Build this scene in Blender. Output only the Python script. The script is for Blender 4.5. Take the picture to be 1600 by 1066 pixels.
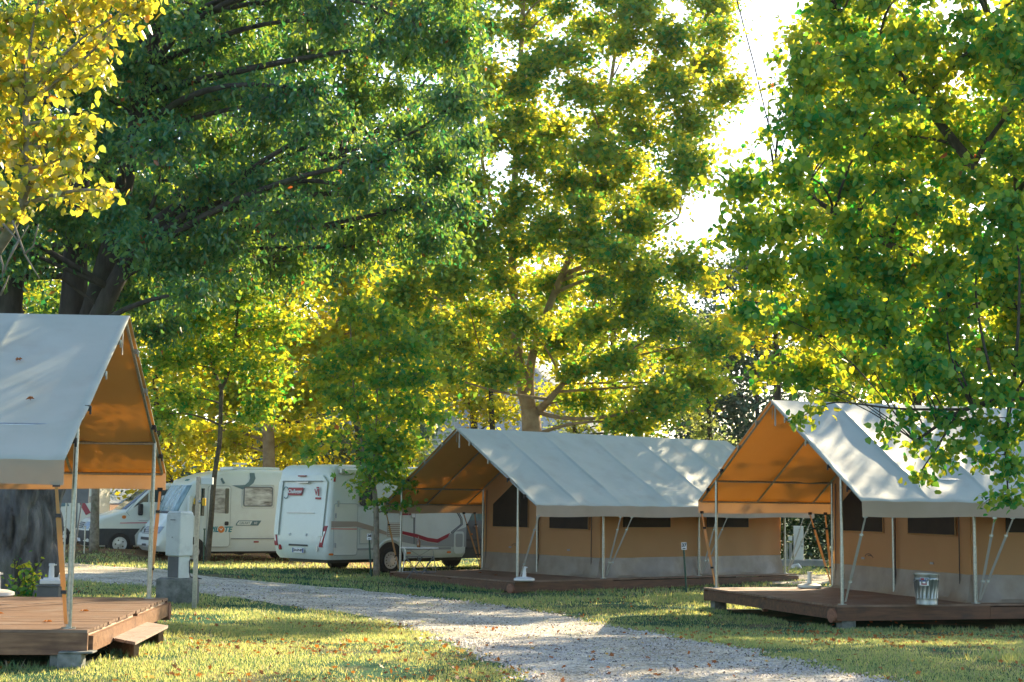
import bpy, math, random
import numpy as np
from mathutils import Vector, Matrix
for o in list(bpy.data.objects): bpy.data.objects.remove(o)
C = bpy.context.scene.collection
R = math.radians
PI = math.pi
# ------------------------------------------------------------------ camera, sky, sun, exposure
F, PITCH, ROLL, CZ = 2367.0, R(6.1035), R(0.6856), 1.70
scn = bpy.context.scene
cd = bpy.data.cameras.new('camera'); cam = bpy.data.objects.new('camera', cd); C.objects.link(cam)
cd.sensor_width = 36.0; cd.lens = 36.0*F/1600; cd.clip_end = 3000; cd.clip_start = 0.1
cam.matrix_world = Matrix.Translation((0, 0, CZ)) @ Matrix.Rotation(PI/2+PITCH, 4, 'X') @ Matrix.Rotation(ROLL, 4, 'Z')
scn.camera = cam
SUN_AZ, SUN_EL = R(31), R(29)          # azimuth right of the view direction (+Y)
w = bpy.data.worlds.new('World'); scn.world = w; w.use_nodes = True
nt = w.node_tree; nt.nodes.clear()
sky = nt.nodes.new('ShaderNodeTexSky'); sky.sky_type = 'NISHITA'; sky.sun_disc = False
sky.sun_elevation = SUN_EL; sky.sun_rotation = SUN_AZ; sky.dust_density = 1.0; sky.air_density = 1.0; sky.ozone_density = 1.0
bg = nt.nodes.new('ShaderNodeBackground'); bg.inputs[1].default_value = 0.12
wo = nt.nodes.new('ShaderNodeOutputWorld')
nt.links.new(sky.outputs[0], bg.inputs[0]); nt.links.new(bg.outputs[0], wo.inputs[0])
sl = bpy.data.lights.new('sun', 'SUN'); so = bpy.data.objects.new('sun', sl); C.objects.link(so)
sl.energy = 5.0; sl.angle = R(0.5); sl.color = (1.0, 0.80, 0.53)
SD = Vector((math.sin(SUN_AZ)*math.cos(SUN_EL), math.cos(SUN_AZ)*math.cos(SUN_EL), math.sin(SUN_EL)))
so.rotation_euler = SD.to_track_quat('Z', 'Y').to_euler(); so.location = (20, 30, 30)
scn.view_settings.view_transform = 'Standard'; scn.view_settings.look = 'None'
scn.view_settings.gamma = 1; scn.view_settings.exposure = 1.58

# ------------------------------------------------------------------ helpers: projection
CR, SR, CP, SP = math.cos(ROLL), math.sin(ROLL), math.cos(PITCH), math.sin(PITCH)
def ray(px, py):
    u, v = px-800, py-533
    a = u*CR+v*SR; b = -u*SR+v*CR
    x = a/F; z = -b/F; y = 1.0
    Y = y*CP - z*SP; Z = y*SP + z*CP
    return Vector((x/Y, 1.0, Z/Y))
def P(px, py, d):
    r = ray(px, py); return Vector((r.x*d, d, CZ+r.z*d))
def sst(a, b, x):
    t = np.clip((x-a)/(b-a), 0, 1); return t*t*(3-2*t)
_rng = np.random.RandomState(5); _T = _rng.rand(64, 64)
def vnoise(x, y):
    x = np.asarray(x, float); y = np.asarray(y, float)
    xi = np.floor(x).astype(int); yi = np.floor(y).astype(int)
    fx = x-xi; fy = y-yi; fx = fx*fx*(3-2*fx); fy = fy*fy*(3-2*fy)
    g = lambda i, j: _T[i % 64, j % 64]
    return (g(xi, yi)*(1-fx)+g(xi+1, yi)*fx)*(1-fy)+(g(xi, yi+1)*(1-fx)+g(xi+1, yi+1)*fx)*fy
def fbm(x, y): return (vnoise(x, y)+.5*vnoise(2.1*x+7, 2.1*y+3)+.25*vnoise(4.3*x+1, 4.3*y+9))/1.75
def ground(x, y):
    x = np.asarray(x, float); y = np.asarray(y, float)
    g = -0.30*sst(-9, 1, x)*sst(16.5, 27, y)*(1-.45*sst(36, 43, y))
    g = g - .10*sst(36, 44, y)*(1-sst(-9, 1, x))*sst(-14, -9, x) + .22*sst(39, 44, y)*(1-sst(-11.5, -9.5, x))
    return g + .05*(fbm(x*.35, y*.35)-.5) + .012*(vnoise(x*2.2, y*2.2)-.5) + 0.9*sst(75, 160, y)
def G(x, y): return float(ground(x, y))
def gp(px, py):
    r = ray(px, py); d = 5.0
    for i in range(4000):
        if CZ+r.z*d <= G(r.x*d, d): break
        d += .03
    return Vector((r.x*d, d, G(r.x*d, d)))

# ------------------------------------------------------------------ helpers: objects
def tag(o, label=None, cat=None, group=None, kind=None):
    if label: o['label'] = label
    if cat: o['category'] = cat
    if group: o['group'] = group
    if kind: o['kind'] = kind
    return o
def empty(name, loc=(0, 0, 0), rz=0, label=None, cat=None, group=None):
    o = bpy.data.objects.new(name, None); C.objects.link(o); o.empty_display_size = .2
    o.location = loc; o.rotation_euler = (0, 0, rz); return tag(o, label, cat, group)
class MB:
    def __init__(s): s.v = []; s.f = []; s.m = []
    def add(s, vs, fs, mi=0):
        b = len(s.v); s.v += [tuple(v) for v in vs]
        s.f += [tuple(i+b for i in f) for f in fs]; s.m += [mi]*len(fs)
        return s
    def box(s, c, d, rz=0, mi=0, M=None):
        x, y, z = d[0]/2, d[1]/2, d[2]/2
        vs = [Vector((a*x, b*y, e*z)) for a in (-1, 1) for b in (-1, 1) for e in (-1, 1)]
        m = M if M is not None else Matrix.Rotation(rz, 3, 'Z')
        vs = [m @ v + Vector(c) for v in vs]
        return s.add(vs, [(0, 1, 3, 2), (4, 6, 7, 5), (0, 4, 5, 1), (2, 3, 7, 6), (0, 2, 6, 4), (1, 5, 7, 3)], mi)
    def tube(s, pts, r, n=8, mi=0, cap=True):
        pts = [Vector(p) for p in pts]; k = len(pts)
        rs = list(r) if hasattr(r, '__len__') else [r]*k
        vs = []; up = None
        for i, p in enumerate(pts):
            t = (pts[min(i+1, k-1)]-pts[max(i-1, 0)]).normalized()
            if up is None: up = Vector((0, 0, 1)) if abs(t.z) < .9 else Vector((1, 0, 0))
            a = t.cross(up)
            if a.length < 1e-4: a = t.cross(Vector((1, .3, 0)))
            a.normalize(); b = a.cross(t).normalized(); up = b
            for j in range(n):
                an = 2*PI*j/n; vs.append(p+(a*math.cos(an)+b*math.sin(an))*rs[i])
        fs = [(i*n+j, (i+1)*n+j, (i+1)*n+(j+1) % n, i*n+(j+1) % n) for i in range(k-1) for j in range(n)]
        if cap: fs += [tuple(range(n)), tuple(reversed(range((k-1)*n, k*n)))]
        return s.add(vs, fs, mi)
    def lathe(s, prof, c=(0, 0, 0), n=24, mi=0, axis='Z'):
        vs = []
        for r, z in prof:
            for j in range(n):
                a = 2*PI*j/n; q = (r*math.cos(a), r*math.sin(a), z)
                if axis == 'Y': q = (q[0], q[2], q[1])
                vs.append(Vector(q)+Vector(c))
        k = len(prof)
        fs = [(i*n+j, i*n+(j+1) % n, (i+1)*n+(j+1) % n, (i+1)*n+j) for i in range(k-1) for j in range(n)]
        fs += [tuple(reversed(range(n))), tuple(range((k-1)*n, k*n))]
        if axis == 'Y': fs = [tuple(reversed(f)) for f in fs]
        return s.add(vs, fs, mi)
    def prism(s, poly, fn, t0, t1, mi=0):   # poly 2-D, fn(a,b,t)->3-D
        n = len(poly)
        vs = [fn(a, b, t0) for a, b in poly]+[fn(a, b, t1) for a, b in poly]
        fs = [tuple(range(n)), tuple(reversed(range(n, 2*n)))]+[(i, i+n, (i+1) % n+n, (i+1) % n) for i in range(n)]
        return s.add(vs, fs, mi)
    def build(s, name, mats, parent=None, smooth=False, bevel=0, angle=40):
        me = bpy.data.meshes.new(name); me.from_pydata(s.v, [], s.f)
        mats = mats if isinstance(mats, (list, tuple)) else [mats]
        for m in mats: me.materials.append(m)
        if len(mats) > 1: me.polygons.foreach_set('material_index', s.m)
        import bmesh
        b = bmesh.new(); b.from_mesh(me); bmesh.ops.recalc_face_normals(b, faces=b.faces)
        if bevel:
            es = [e for e in b.edges if len(e.link_faces) == 2 and e.calc_face_angle(0) > R(35)]
            bmesh.ops.bevel(b, geom=es, offset=bevel, segments=2, affect='EDGES', profile=.5)
        b.to_mesh(me); b.free()
        if smooth:
            me.shade_smooth()
            try: me.set_sharp_from_angle(angle=R(angle))
            except Exception: pass
        o = bpy.data.objects.new(name, me); C.objects.link(o); o.parent = parent
        return o
def npmesh(name, V, sizes, loops, mats, parent=None):
    me = bpy.data.meshes.new(name); V = np.asarray(V, np.float32)
    me.vertices.add(len(V)); me.vertices.foreach_set('co', V.ravel())
    loops = np.asarray(loops, np.int32); sizes = np.asarray(sizes, np.int32)
    me.loops.add(len(loops)); me.loops.foreach_set('vertex_index', loops)
    me.polygons.add(len(sizes)); st = np.concatenate(([0], np.cumsum(sizes)[:-1])).astype(np.int32)
    me.polygons.foreach_set('loop_start', st); me.polygons.foreach_set('loop_total', sizes)
    me.update(calc_edges=True); me.validate()
    for m in (mats if isinstance(mats, (list, tuple)) else [mats]): me.materials.append(m)
    o = bpy.data.objects.new(name, me); C.objects.link(o); o.parent = parent
    return o

# ------------------------------------------------------------------ materials
def newmat(name):
    m = bpy.data.materials.new(name); m.use_nodes = True; n = m.node_tree; n.nodes.clear()
    return m, n, n.nodes.new('ShaderNodeOutputMaterial')
def ND(n, t, **k):
    o = n.nodes.new(t)
    for a, b in k.items(): setattr(o, a, b)
    return o
def rgb(c): return (c[0], c[1], c[2], 1)
def noise(n, scale, detail=4, coord='Object', rough=.55, stretch=None):
    tc = ND(n, 'ShaderNodeTexCoord'); t = ND(n, 'ShaderNodeTexNoise')
    t.inputs['Scale'].default_value = scale; t.inputs['Detail'].default_value = detail; t.inputs['Roughness'].default_value = rough
    if stretch:
        mp = ND(n, 'ShaderNodeMapping'); mp.inputs['Scale'].default_value = stretch
        n.links.new(tc.outputs[coord], mp.inputs[0]); n.links.new(mp.outputs[0], t.inputs[0])
    else: n.links.new(tc.outputs[coord], t.inputs[0])
    return t.outputs[0]
def ramp(n, src, stops):
    r = ND(n, 'ShaderNodeValToRGB'); e = r.color_ramp.elements
    while len(e) > 1: e.remove(e[-1])
    e[0].position = stops[0][0]; e[0].color = rgb(stops[0][1])
    for p, c in stops[1:]: q = e.new(p); q.color = rgb(c)
    n.links.new(src, r.inputs[0]); return r.outputs[0]
def mixc(n, f, a, b, mode='MIX'):
    m = ND(n, 'ShaderNodeMix', data_type='RGBA', blend_type=mode)
    for i, s in ((0, f), (6, a), (7, b)):
        if hasattr(s, 'node'): n.links.new(s, m.inputs[i])
        else: m.inputs[i].default_value = s if i == 0 else rgb(s)
    return m.outputs[2]
def mat(name, c1, c2=None, scale=6, rough=.6, metal=0, bump=0, bscale=None, stretch=None, spec=.5, detail=4, trans=None, tcol=None, dirt=None, coat=0, emis=None):
    m, n, out = newmat(name); p = ND(n, 'ShaderNodeBsdfPrincipled')
    p.inputs['Roughness'].default_value = rough; p.inputs['Metallic'].default_value = metal
    p.inputs['Specular IOR Level'].default_value = spec
    if coat: p.inputs['Coat Weight'].default_value = coat
    col = None
    if c2 is not None:
        col = ramp(n, noise(n, scale, detail, stretch=stretch), [(.3, c1), (.7, c2)])
        if dirt:
            col = mixc(n, ramp(n, noise(n, dirt[1], 6), [(.52, (0, 0, 0)), (.75, (dirt[2],)*3)]), col, dirt[0])
        n.links.new(col, p.inputs['Base Color'])
    else: p.inputs['Base Color'].default_value = rgb(c1)
    if bump:
        b = ND(n, 'ShaderNodeBump'); b.inputs['Strength'].default_value = 1; b.inputs['Distance'].default_value = bump
        n.links.new(noise(n, bscale or scale*3, 5, stretch=stretch), b.inputs['Height']); n.links.new(b.outputs[0], p.inputs['Normal'])
    sh = p.outputs[0]
    if trans:
        t = ND(n, 'ShaderNodeBsdfTranslucent'); t.inputs[0].default_value = rgb(tcol or c1)
        mx = ND(n, 'ShaderNodeMixShader'); mx.inputs[0].default_value = trans
        n.links.new(sh, mx.inputs[1]); n.links.new(t.outputs[0], mx.inputs[2]); sh = mx.outputs[0]
    n.links.new(sh, out.inputs[0]); return m
def leafmat(name, dark, light, tlight, tdark, odd=(.35, .10, .02), oddp=.02, trans=.5, gloss=.07, tr0=.30, tr1=.85):
    m, n, out = newmat(name)
    gi = ND(n, 'ShaderNodeNewGeometry'); rnd = gi.outputs['Random Per Island']
    cl = noise(n, .9, 3)
    mm = ND(n, 'ShaderNodeMath', operation='MULTIPLY_ADD'); n.links.new(rnd, mm.inputs[0]); mm.inputs[1].default_value = .6
    m2 = ND(n, 'ShaderNodeMath', operation='MULTIPLY'); n.links.new(cl, m2.inputs[0]); m2.inputs[1].default_value = .6
    n.links.new(m2.outputs[0], mm.inputs[2]); f = mm.outputs[0]
    d = ramp(n, f, [(.2, dark), (.95, light)]); t = ramp(n, f, [(tr0, tdark), (tr1, tlight)])
    od = ramp(n, rnd, [(0, (1, 1, 1)), (oddp, (1, 1, 1)), (oddp+.001, (0, 0, 0))])
    d = mixc(n, od, d, odd); t = mixc(n, od, t, tuple(min(1, 2*k) for k in odd))
    a = ND(n, 'ShaderNodeBsdfDiffuse'); n.links.new(d, a.inputs[0])
    b = ND(n, 'ShaderNodeBsdfTranslucent'); n.links.new(t, b.inputs[0])
    mx = ND(n, 'ShaderNodeMixShader'); mx.inputs[0].default_value = trans
    n.links.new(a.outputs[0], mx.inputs[1]); n.links.new(b.outputs[0], mx.inputs[2])
    g = ND(n, 'ShaderNodeBsdfGlossy'); g.inputs['Roughness'].default_value = .38; g.inputs[0].default_value = (1, 1, 1, 1)
    mz = ND(n, 'ShaderNodeMixShader'); mz.inputs[0].default_value = gloss
    n.links.new(mx.outputs[0], mz.inputs[1]); n.links.new(g.outputs[0], mz.inputs[2])
    n.links.new(mz.outputs[0], out.inputs[0]); return m
M = {}
M['galv'] = mat('galvanised_steel', (.30, .33, .33), (.46, .49, .48), 30, .30, .9)
M['bin'] = mat('zinc_sheet', (.16, .18, .18), (.42, .45, .44), 5, .34, .85, stretch=(1, 1, .3))
M['canvas_out'] = mat('roof_canvas', (.43, .50, .44), (.49, .56, .50), 2.2, .62, bump=.004, bscale=5, trans=.20, tcol=(.75, .50, .18), dirt=((.34, .35, .30), 2.0, .5), spec=.25)
M['canvas_in'] = mat('roof_lining', (.56, .35, .14), (.62, .40, .17), 3, .85, bump=.003, bscale=6, trans=.42, tcol=(.85, .47, .13), spec=.1)
M['canvas_lip'] = mat('valance_canvas', (.50, .43, .34), (.55, .48, .38), 4, .8, trans=.35, tcol=(.85, .6, .3), spec=.1)
M['wall'] = mat('ochre_wall_canvas', (.48, .31, .15), (.55, .36, .18), 1.1, .85, bump=.022, bscale=2.0, trans=.42, tcol=(.92, .52, .14), spec=.1)
M['skirt'] = mat('grey_skirt_sheet', (.22, .195, .155), (.32, .285, .225), 4, .34, bump=.02, bscale=3.5, trans=.2, tcol=(.7, .55, .35), spec=.5)
M['mesh'] = mat('window_gauze', (.012, .010, .008), (.03, .022, .014), 3, .7, spec=.2)
M['zip'] = mat('zip_tape', (.04, .035, .03), None, rough=.6)
M['strap'] = mat('webbing_strap', (.55, .34, .15), (.62, .40, .19), 8, .8, trans=.3, tcol=(.9, .55, .2))
M['strapg'] = mat('webbing_strap_grey', (.42, .41, .36), (.50, .48, .42), 8, .8, trans=.2, tcol=(.6, .5, .35))
M['buckle'] = mat('black_plastic', (.02, .02, .022), None, rough=.45)
M['deck'] = mat('deck_board', (.11, .065, .04), (.27, .17, .11), 3.5, .62, bump=.004, bscale=8, stretch=(1, 14, 3), detail=6, dirt=((.30, .26, .22), 1.8, .6))
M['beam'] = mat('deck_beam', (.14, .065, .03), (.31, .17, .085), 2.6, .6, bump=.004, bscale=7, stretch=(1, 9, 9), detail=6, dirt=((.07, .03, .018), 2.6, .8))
M['beamd'] = mat('dark_beam', (.055, .028, .014), (.17, .075, .035), 2.0, .65, bump=.004, bscale=7, stretch=(1, 9, 9), detail=6, dirt=((.03, .025, .02), 2.2, .8))  # darker brown beams for the middle and right decks
M['sunend'] = mat('sunlit_end_wood', (.40, .29, .20), (.62, .49, .38), 3, .7, bump=.003, bscale=8, stretch=(2, 12, 6), detail=6)
M['worn'] = mat('weathered_plank', (.26, .19, .15), (.46, .36, .29), 3, .75, bump=.004, bscale=8, stretch=(2, 12, 6), detail=6, dirt=((.16, .12, .09), 5, .7))
M['logend'] = mat('log_end_grain', (.17, .07, .04), (.30, .14, .08), 20, .7)
M['concrete'] = mat('mossy_concrete', (.10, .115, .10), (.27, .28, .26), 7, .9, bump=.02, bscale=14, dirt=((.04, .06, .035), 3, .9))
M['concl'] = mat('pale_concrete', (.30, .30, .28), (.42, .42, .40), 6, .9, bump=.01, dirt=((.14, .14, .12), 3, .7))
M['greyplastic'] = mat('pale_grey_cabinet', (.62, .68, .64), (.70, .75, .71), 3, .5, bump=.001, dirt=((.40, .42, .40), 5, .5))
M['darkgrey'] = mat('dark_grey_metal', (.10, .11, .11), (.15, .16, .16), 4, .5)
M['whiteplastic'] = mat('white_plastic', (.72, .72, .70), (.80, .79, .76), 4, .45, dirt=((.5, .48, .44), 6, .4))
M['vanwhite'] = mat('white_gelcoat', (.66, .71, .66), (.72, .76, .71), 1.2, .28, coat=.3, dirt=((.58, .58, .53), 2.2, .5))
M['vancream'] = mat('cream_gelcoat', (.70, .71, .62), (.75, .75, .66), 1.2, .28, coat=.3, dirt=((.62, .60, .54), 2.2, .5))
M['vanseam'] = mat('grey_trim', (.16, .18, .19), None, rough=.45)
M['vandark'] = mat('dark_grey_paint', (.085, .095, .10), (.12, .13, .14), 2, .3, .3, coat=.5)
M['vangrey'] = mat('silver_grey_decal', (.33, .35, .35), None, rough=.4)
M['bumper'] = mat('black_bumper', (.035, .038, .04), (.06, .062, .06), 6, .6)
M['glass'] = mat('dark_window_glass', (.015, .03, .028), (.03, .05, .045), 2, .06, spec=.9)
M['screen'] = mat('silvered_screen_cover', (.05, .12, .12), (.30, .42, .41), 5, .18, .3, bump=.02, bscale=6, stretch=(1, 1, .35), detail=5)
M['winint'] = mat('blind_behind_glass', (.10, .10, .10), (.62, .63, .60), 3.2, .12, spec=.8, stretch=(1, 1, 3), detail=3)
M['tyre'] = mat('tyre_rubber', (.018, .018, .018), (.035, .033, .03), 8, .85)
M['rim'] = mat('wheel_trim', (.50, .52, .53), (.60, .61, .62), 5, .3, .6)
M['red'] = mat('red_lens', (.32, .012, .018), None, rough=.2)
M['redd'] = mat('dark_red_decal', (.33, .03, .05), None, rough=.35)
M['pink'] = mat('pink_stripe', (.62, .12, .17), None, rough=.4)
M['coral'] = mat('coral_stripe', (.70, .22, .17), None, rough=.4)
M['tan'] = mat('taupe_stripe', (.42, .34, .27), None, rough=.4)
M['teal'] = mat('teal_lettering', (.0, .22, .27), None, rough=.4)
M['tealg'] = mat('slate_swoosh', (.10, .19, .21), None, rough=.4)
M['orange'] = mat('orange_lens', (.75, .20, .02), None, rough=.3)
M['yellow'] = mat('yellow_plastic', (.70, .42, .02), None, rough=.4)
M['white'] = mat('white_print', (.80, .80, .80), None, rough=.5)
M['black'] = mat('black_print', (.015, .015, .015), None, rough=.5)
M['blue'] = mat('blue_print', (.05, .10, .32), None, rough=.4)
M['greenpost'] = mat('dark_green_paint', (.015, .07, .045), None, rough=.5)
M['bottle'] = mat('brown_bottle_glass', (.16, .055, .01), None, rough=.08, spec=.9)
M['tealtub'] = mat('teal_plastic', (.03, .30, .28), None, rough=.4)
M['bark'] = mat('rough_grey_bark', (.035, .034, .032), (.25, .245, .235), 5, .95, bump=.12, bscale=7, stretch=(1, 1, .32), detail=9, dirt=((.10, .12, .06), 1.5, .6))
M['barks'] = mat('shaded_stem_bark', (.018, .017, .014), (.075, .07, .06), 6, .95, bump=.05, bscale=7, stretch=(1, 1, .3), detail=7, dirt=((.04, .06, .03), 1.5, .6))  # crown shade put into a darker copy of the trunk bark
M['barkm'] = mat('brown_stem_bark', (.05, .042, .03), (.15, .125, .085), 9, .95, bump=.015, bscale=12, detail=6, dirt=((.05, .07, .03), 3, .7))
M['barkd'] = mat('dark_bark', (.025, .022, .018), (.085, .075, .06), 8, .95, bump=.02, bscale=14, stretch=(1, 1, .4), detail=6)
M['barkl'] = mat('lichen_speckled_bark', (.14, .11, .08), (.34, .30, .23), 9, .9, bump=.015, bscale=12, detail=6, dirt=((.10, .12, .05), 4, .9))
M['barkp'] = mat('plane_bark', (.22, .14, .075), (.38, .28, .17), 3.5, .85, bump=.01, bscale=7, detail=5, dirt=((.17, .13, .09), 2.4, .9))
# foliage
M['lf_dark'] = leafmat('dark_glossy_leaf', (.006, .095, .055), (.025, .22, .09), (.46, .56, .03), (.04, .30, .07), odd=(.30, .09, .02), oddp=.004, gloss=.045)
M['lf_gold'] = leafmat('golden_leaf', (.10, .22, .03), (.36, .32, .04), (1.0, .76, .05), (.36, .52, .04), odd=(.45, .20, .02), oddp=.02, trans=.6)
M['lf_maple'] = leafmat('maple_leaf', (.006, .15, .055), (.03, .28, .055), (.98, .82, .03), (.06, .46, .045), odd=(.35, .08, .03), oddp=.003, trans=.52, gloss=.02)
M['lf_plane'] = leafmat('plane_leaf', (.006, .16, .075), (.05, .29, .07), (1.0, .82, .03), (.12, .50, .06), odd=(.42, .28, .03), oddp=.01, trans=.54, gloss=.015, tr0=.30, tr1=.78)
M['lf_back'] = leafmat('backlit_leaf', (.02, .17, .06), (.09, .28, .05), (1.0, .82, .03), (.30, .50, .04), odd=(.5, .3, .04), oddp=.012, trans=.58, gloss=.015, tr0=.18, tr1=.66)
M['lf_blue'] = leafmat('haze_blue_leaf', (.05, .12, .08), (.10, .19, .12), (.16, .26, .10), (.08, .16, .08), oddp=0, trans=.3, gloss=.04)  # bluish haze of distance put into the leaf colour
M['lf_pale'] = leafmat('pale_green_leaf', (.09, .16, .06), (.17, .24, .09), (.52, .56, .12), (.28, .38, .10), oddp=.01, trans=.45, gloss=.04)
M['lf_hedge'] = leafmat('hedge_leaf', (.012, .05, .025), (.03, .09, .04), (.10, .16, .03), (.05, .09, .02), oddp=0, trans=.25, gloss=.05)
M['blade'] = leafmat('grass_blade', (.006, .12, .065), (.08, .23, .09), (1.0, .94, .28), (.10, .33, .12), odd=(.36, .31, .20), oddp=.09, trans=.48, tr0=.2, tr1=.8, gloss=.03)
M['litter'] = leafmat('fallen_leaf', (.16, .05, .015), (.38, .13, .03), (.6, .22, .03), (.35, .12, .02), odd=(.45, .30, .08), oddp=.2, trans=.3, gloss=.03)
def ground_mat():
    m, n, out = newmat('grass_and_soil'); p = ND(n, 'ShaderNodeBsdfPrincipled'); p.inputs['Roughness'].default_value = .95; p.inputs['Specular IOR Level'].default_value = .1
    a = ramp(n, noise(n, .55, 8, rough=.65), [(.30, (.012, .075, .04)), (.50, (.03, .11, .055)), (.60, (.15, .145, .08)), (.74, (.28, .24, .16))])
    fine = ramp(n, noise(n, 26, 5), [(.25, (.5, .5, .5)), (.8, (1.35, 1.3, 1.25))])
    g = mixc(n, 1.0, a, fine, 'MULTIPLY')
    leaf = ramp(n, noise(n, 1.1, 7, rough=.7), [(.35, (.16, .10, .055)), (.55, (.26, .15, .07)), (.75, (.36, .24, .15))])
    # brown, leaf-strewn earth under the parked campers
    tc = ND(n, 'ShaderNodeTexCoord'); sp = ND(n, 'ShaderNodeSeparateXYZ'); n.links.new(tc.outputs['Object'], sp.inputs[0])
    wob = noise(n, .5, 4); ad = ND(n, 'ShaderNodeMath', operation='MULTIPLY_ADD'); n.links.new(wob, ad.inputs[0]); ad.inputs[1].default_value = 7; n.links.new(sp.outputs[1], ad.inputs[2])
    mr = ND(n, 'ShaderNodeMapRange'); mr.inputs[1].default_value = 43.5; mr.inputs[2].default_value = 48.5; n.links.new(ad.outputs[0], mr.inputs[0])
    mx = ND(n, 'ShaderNodeMapRange'); mx.inputs[1].default_value = -1.5; mx.inputs[2].default_value = -4; n.links.new(sp.outputs[0], mx.inputs[0])
    mu = ND(n, 'ShaderNodeMath', operation='MULTIPLY'); n.links.new(mr.outputs[0], mu.inputs[0]); n.links.new(mx.outputs[0], mu.inputs[1])
    col = mixc(n, mu.outputs[0], g, mixc(n, .6, leaf, fine, 'MULTIPLY'))
    n.links.new(col, p.inputs['Base Color'])
    b = ND(n, 'ShaderNodeBump'); b.inputs['Distance'].default_value = .03; n.links.new(noise(n, 22, 6), b.inputs['Height']); n.links.new(b.outputs[0], p.inputs['Normal'])
    n.links.new(p.outputs[0], out.inputs[0]); return m
def gravel_mat():
    m, n, out = newmat('limestone_gravel'); p = ND(n, 'ShaderNodeBsdfPrincipled'); p.inputs['Roughness'].default_value = .95; p.inputs['Specular IOR Level'].default_value = .15
    tc = ND(n, 'ShaderNodeTexCoord'); vo = ND(n, 'ShaderNodeTexVoronoi'); vo.inputs['Scale'].default_value = 26; n.links.new(tc.outputs['Object'], vo.inputs['Vector'])
    st = ramp(n, vo.outputs['Color'], [(.1, (.28, .265, .22)), (.5, (.52, .50, .42)), (.95, (.80, .77, .66))])
    big = ramp(n, noise(n, .8, 7, rough=.65), [(.35, (.62, .60, .55)), (.6, (1.1, 1.08, 1.05))])
    c = mixc(n, 1, st, big, 'MULTIPLY')
    gr = ramp(n, noise(n, 1.7, 8, rough=.7), [(.60, (0, 0, 0)), (.70, (.75,)*3)])
    c = mixc(n, gr, c, (.10, .115, .06)); n.links.new(c, p.inputs['Base Color'])
    b = ND(n, 'ShaderNodeBump'); b.inputs['Distance'].default_value = .025; n.links.new(vo.outputs['Distance'], b.inputs['Height']); n.links.new(b.outputs[0], p.inputs['Normal'])
    n.links.new(p.outputs[0], out.inputs[0]); return m
M['ground'] = ground_mat(); M['gravel'] = gravel_mat()

# ------------------------------------------------------------------ ground and gravel
def grid_sheet(name, xs, ys, zf, m):
    X, Y = np.meshgrid(xs, ys); V = np.stack([X, Y, zf(X, Y)], -1).reshape(-1, 3)
    nx, ny = len(xs), len(ys)
    i, j = np.meshgrid(np.arange(nx-1), np.arange(ny-1)); a = (j*nx+i).ravel()
    L = np.stack([a, a+1, a+nx+1, a+nx], -1).ravel()
    o = npmesh(name, V, np.full(len(a), 4), L, m); o.data.shade_smooth(); return o
xs = np.concatenate([np.linspace(-900, -60, 12), np.linspace(-50, -14, 20), np.linspace(-13.8, 13.8, 150), np.linspace(14, 50, 20), np.linspace(60, 900, 12)])
ys = np.concatenate([np.linspace(-300, 0, 6), np.linspace(4, 12.8, 20), np.linspace(13, 50, 190), np.linspace(51, 170, 70), np.linspace(200, 1500, 8)])
tag(grid_sheet('ground', xs, ys, ground, M['ground']), kind='structure')
def resample(pts, n):
    q = np.array([[p.x, p.y] for p in pts]); d = np.r_[0, np.cumsum(np.hypot(*np.diff(q, axis=0).T))]
    s = np.linspace(0, d[-1], n); return np.stack([np.interp(s, d, q[:, 0]), np.interp(s, d, q[:, 1])], -1)
def path_sheet(name, left, right, n=220, m=70, off=.012):
    A = resample([gp(*p) for p in left], n); B = resample([gp(*p) for p in right], n)
    w = (B-A)/np.linalg.norm(B-A, axis=1)[:, None]
    k = np.arange(n)/n
    A = A + w*((fbm(k*60, k*0+3)-.5)*.55+(vnoise(k*160, k*0+8)-.5)*.2)[:, None]
    B = B + w*((fbm(k*60, k*0+13)-.5)*.55+(vnoise(k*160, k*0+18)-.5)*.2)[:, None]
    t = np.linspace(0, 1, m); Q = A[:, None]*(1-t)[None, :, None]+B[:, None]*t[None, :, None]
    X, Y = Q[..., 0], Q[..., 1]; edge = np.minimum(t, 1-t)[None, :]
    Z = ground(X, Y)+off+.012*sst(0, .08, edge)+.012*(vnoise(X*4, Y*4)-.5)-.02*(edge < 1e-6)
    V = np.stack([X, Y, Z], -1).reshape(-1, 3)
    i, j = np.meshgrid(np.arange(m-1), np.arange(n-1)); a = (j*m+i).ravel()
    o = npmesh(name, V, np.full(len(a), 4), np.stack([a, a+1, a+m+1, a+m], -1).ravel(), M['gravel']); o.data.shade_smooth()
    tag(o, kind='structure'); return np.concatenate([A, B[::-1]])
PATHS = [path_sheet('gravel_path',
    [(-40, 917), (120, 908), (240, 917), (320, 928), (430, 944), (560, 960), (640, 979), (715, 1008), (790, 1042), (850, 1075), (900, 1110)],
    [(-40, 884), (120, 880), (240, 889), (340, 903), (430, 911), (560, 922), (700, 937), (840, 955), (920, 972), (1010, 988), (1140, 1014), (1290, 1046), (1420, 1080), (1500, 1110)]),
    path_sheet('far_gravel_path', [(1150, 912), (1330, 912), (1600, 915), (1800, 917)], [(1150, 899), (1330, 899), (1600, 900), (1800, 901)], 80, 14)]
def inside(poly, x, y):
    r = np.zeros(len(x), bool); n = len(poly)
    for i in range(n):
        x1, y1 = poly[i]; x2, y2 = poly[(i+1) % n]
        c = ((y1 > y) != (y2 > y)) & (x < (x2-x1)*(y-y1)/(y2-y1+1e-12)+x1); r ^= c
    return r

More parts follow.
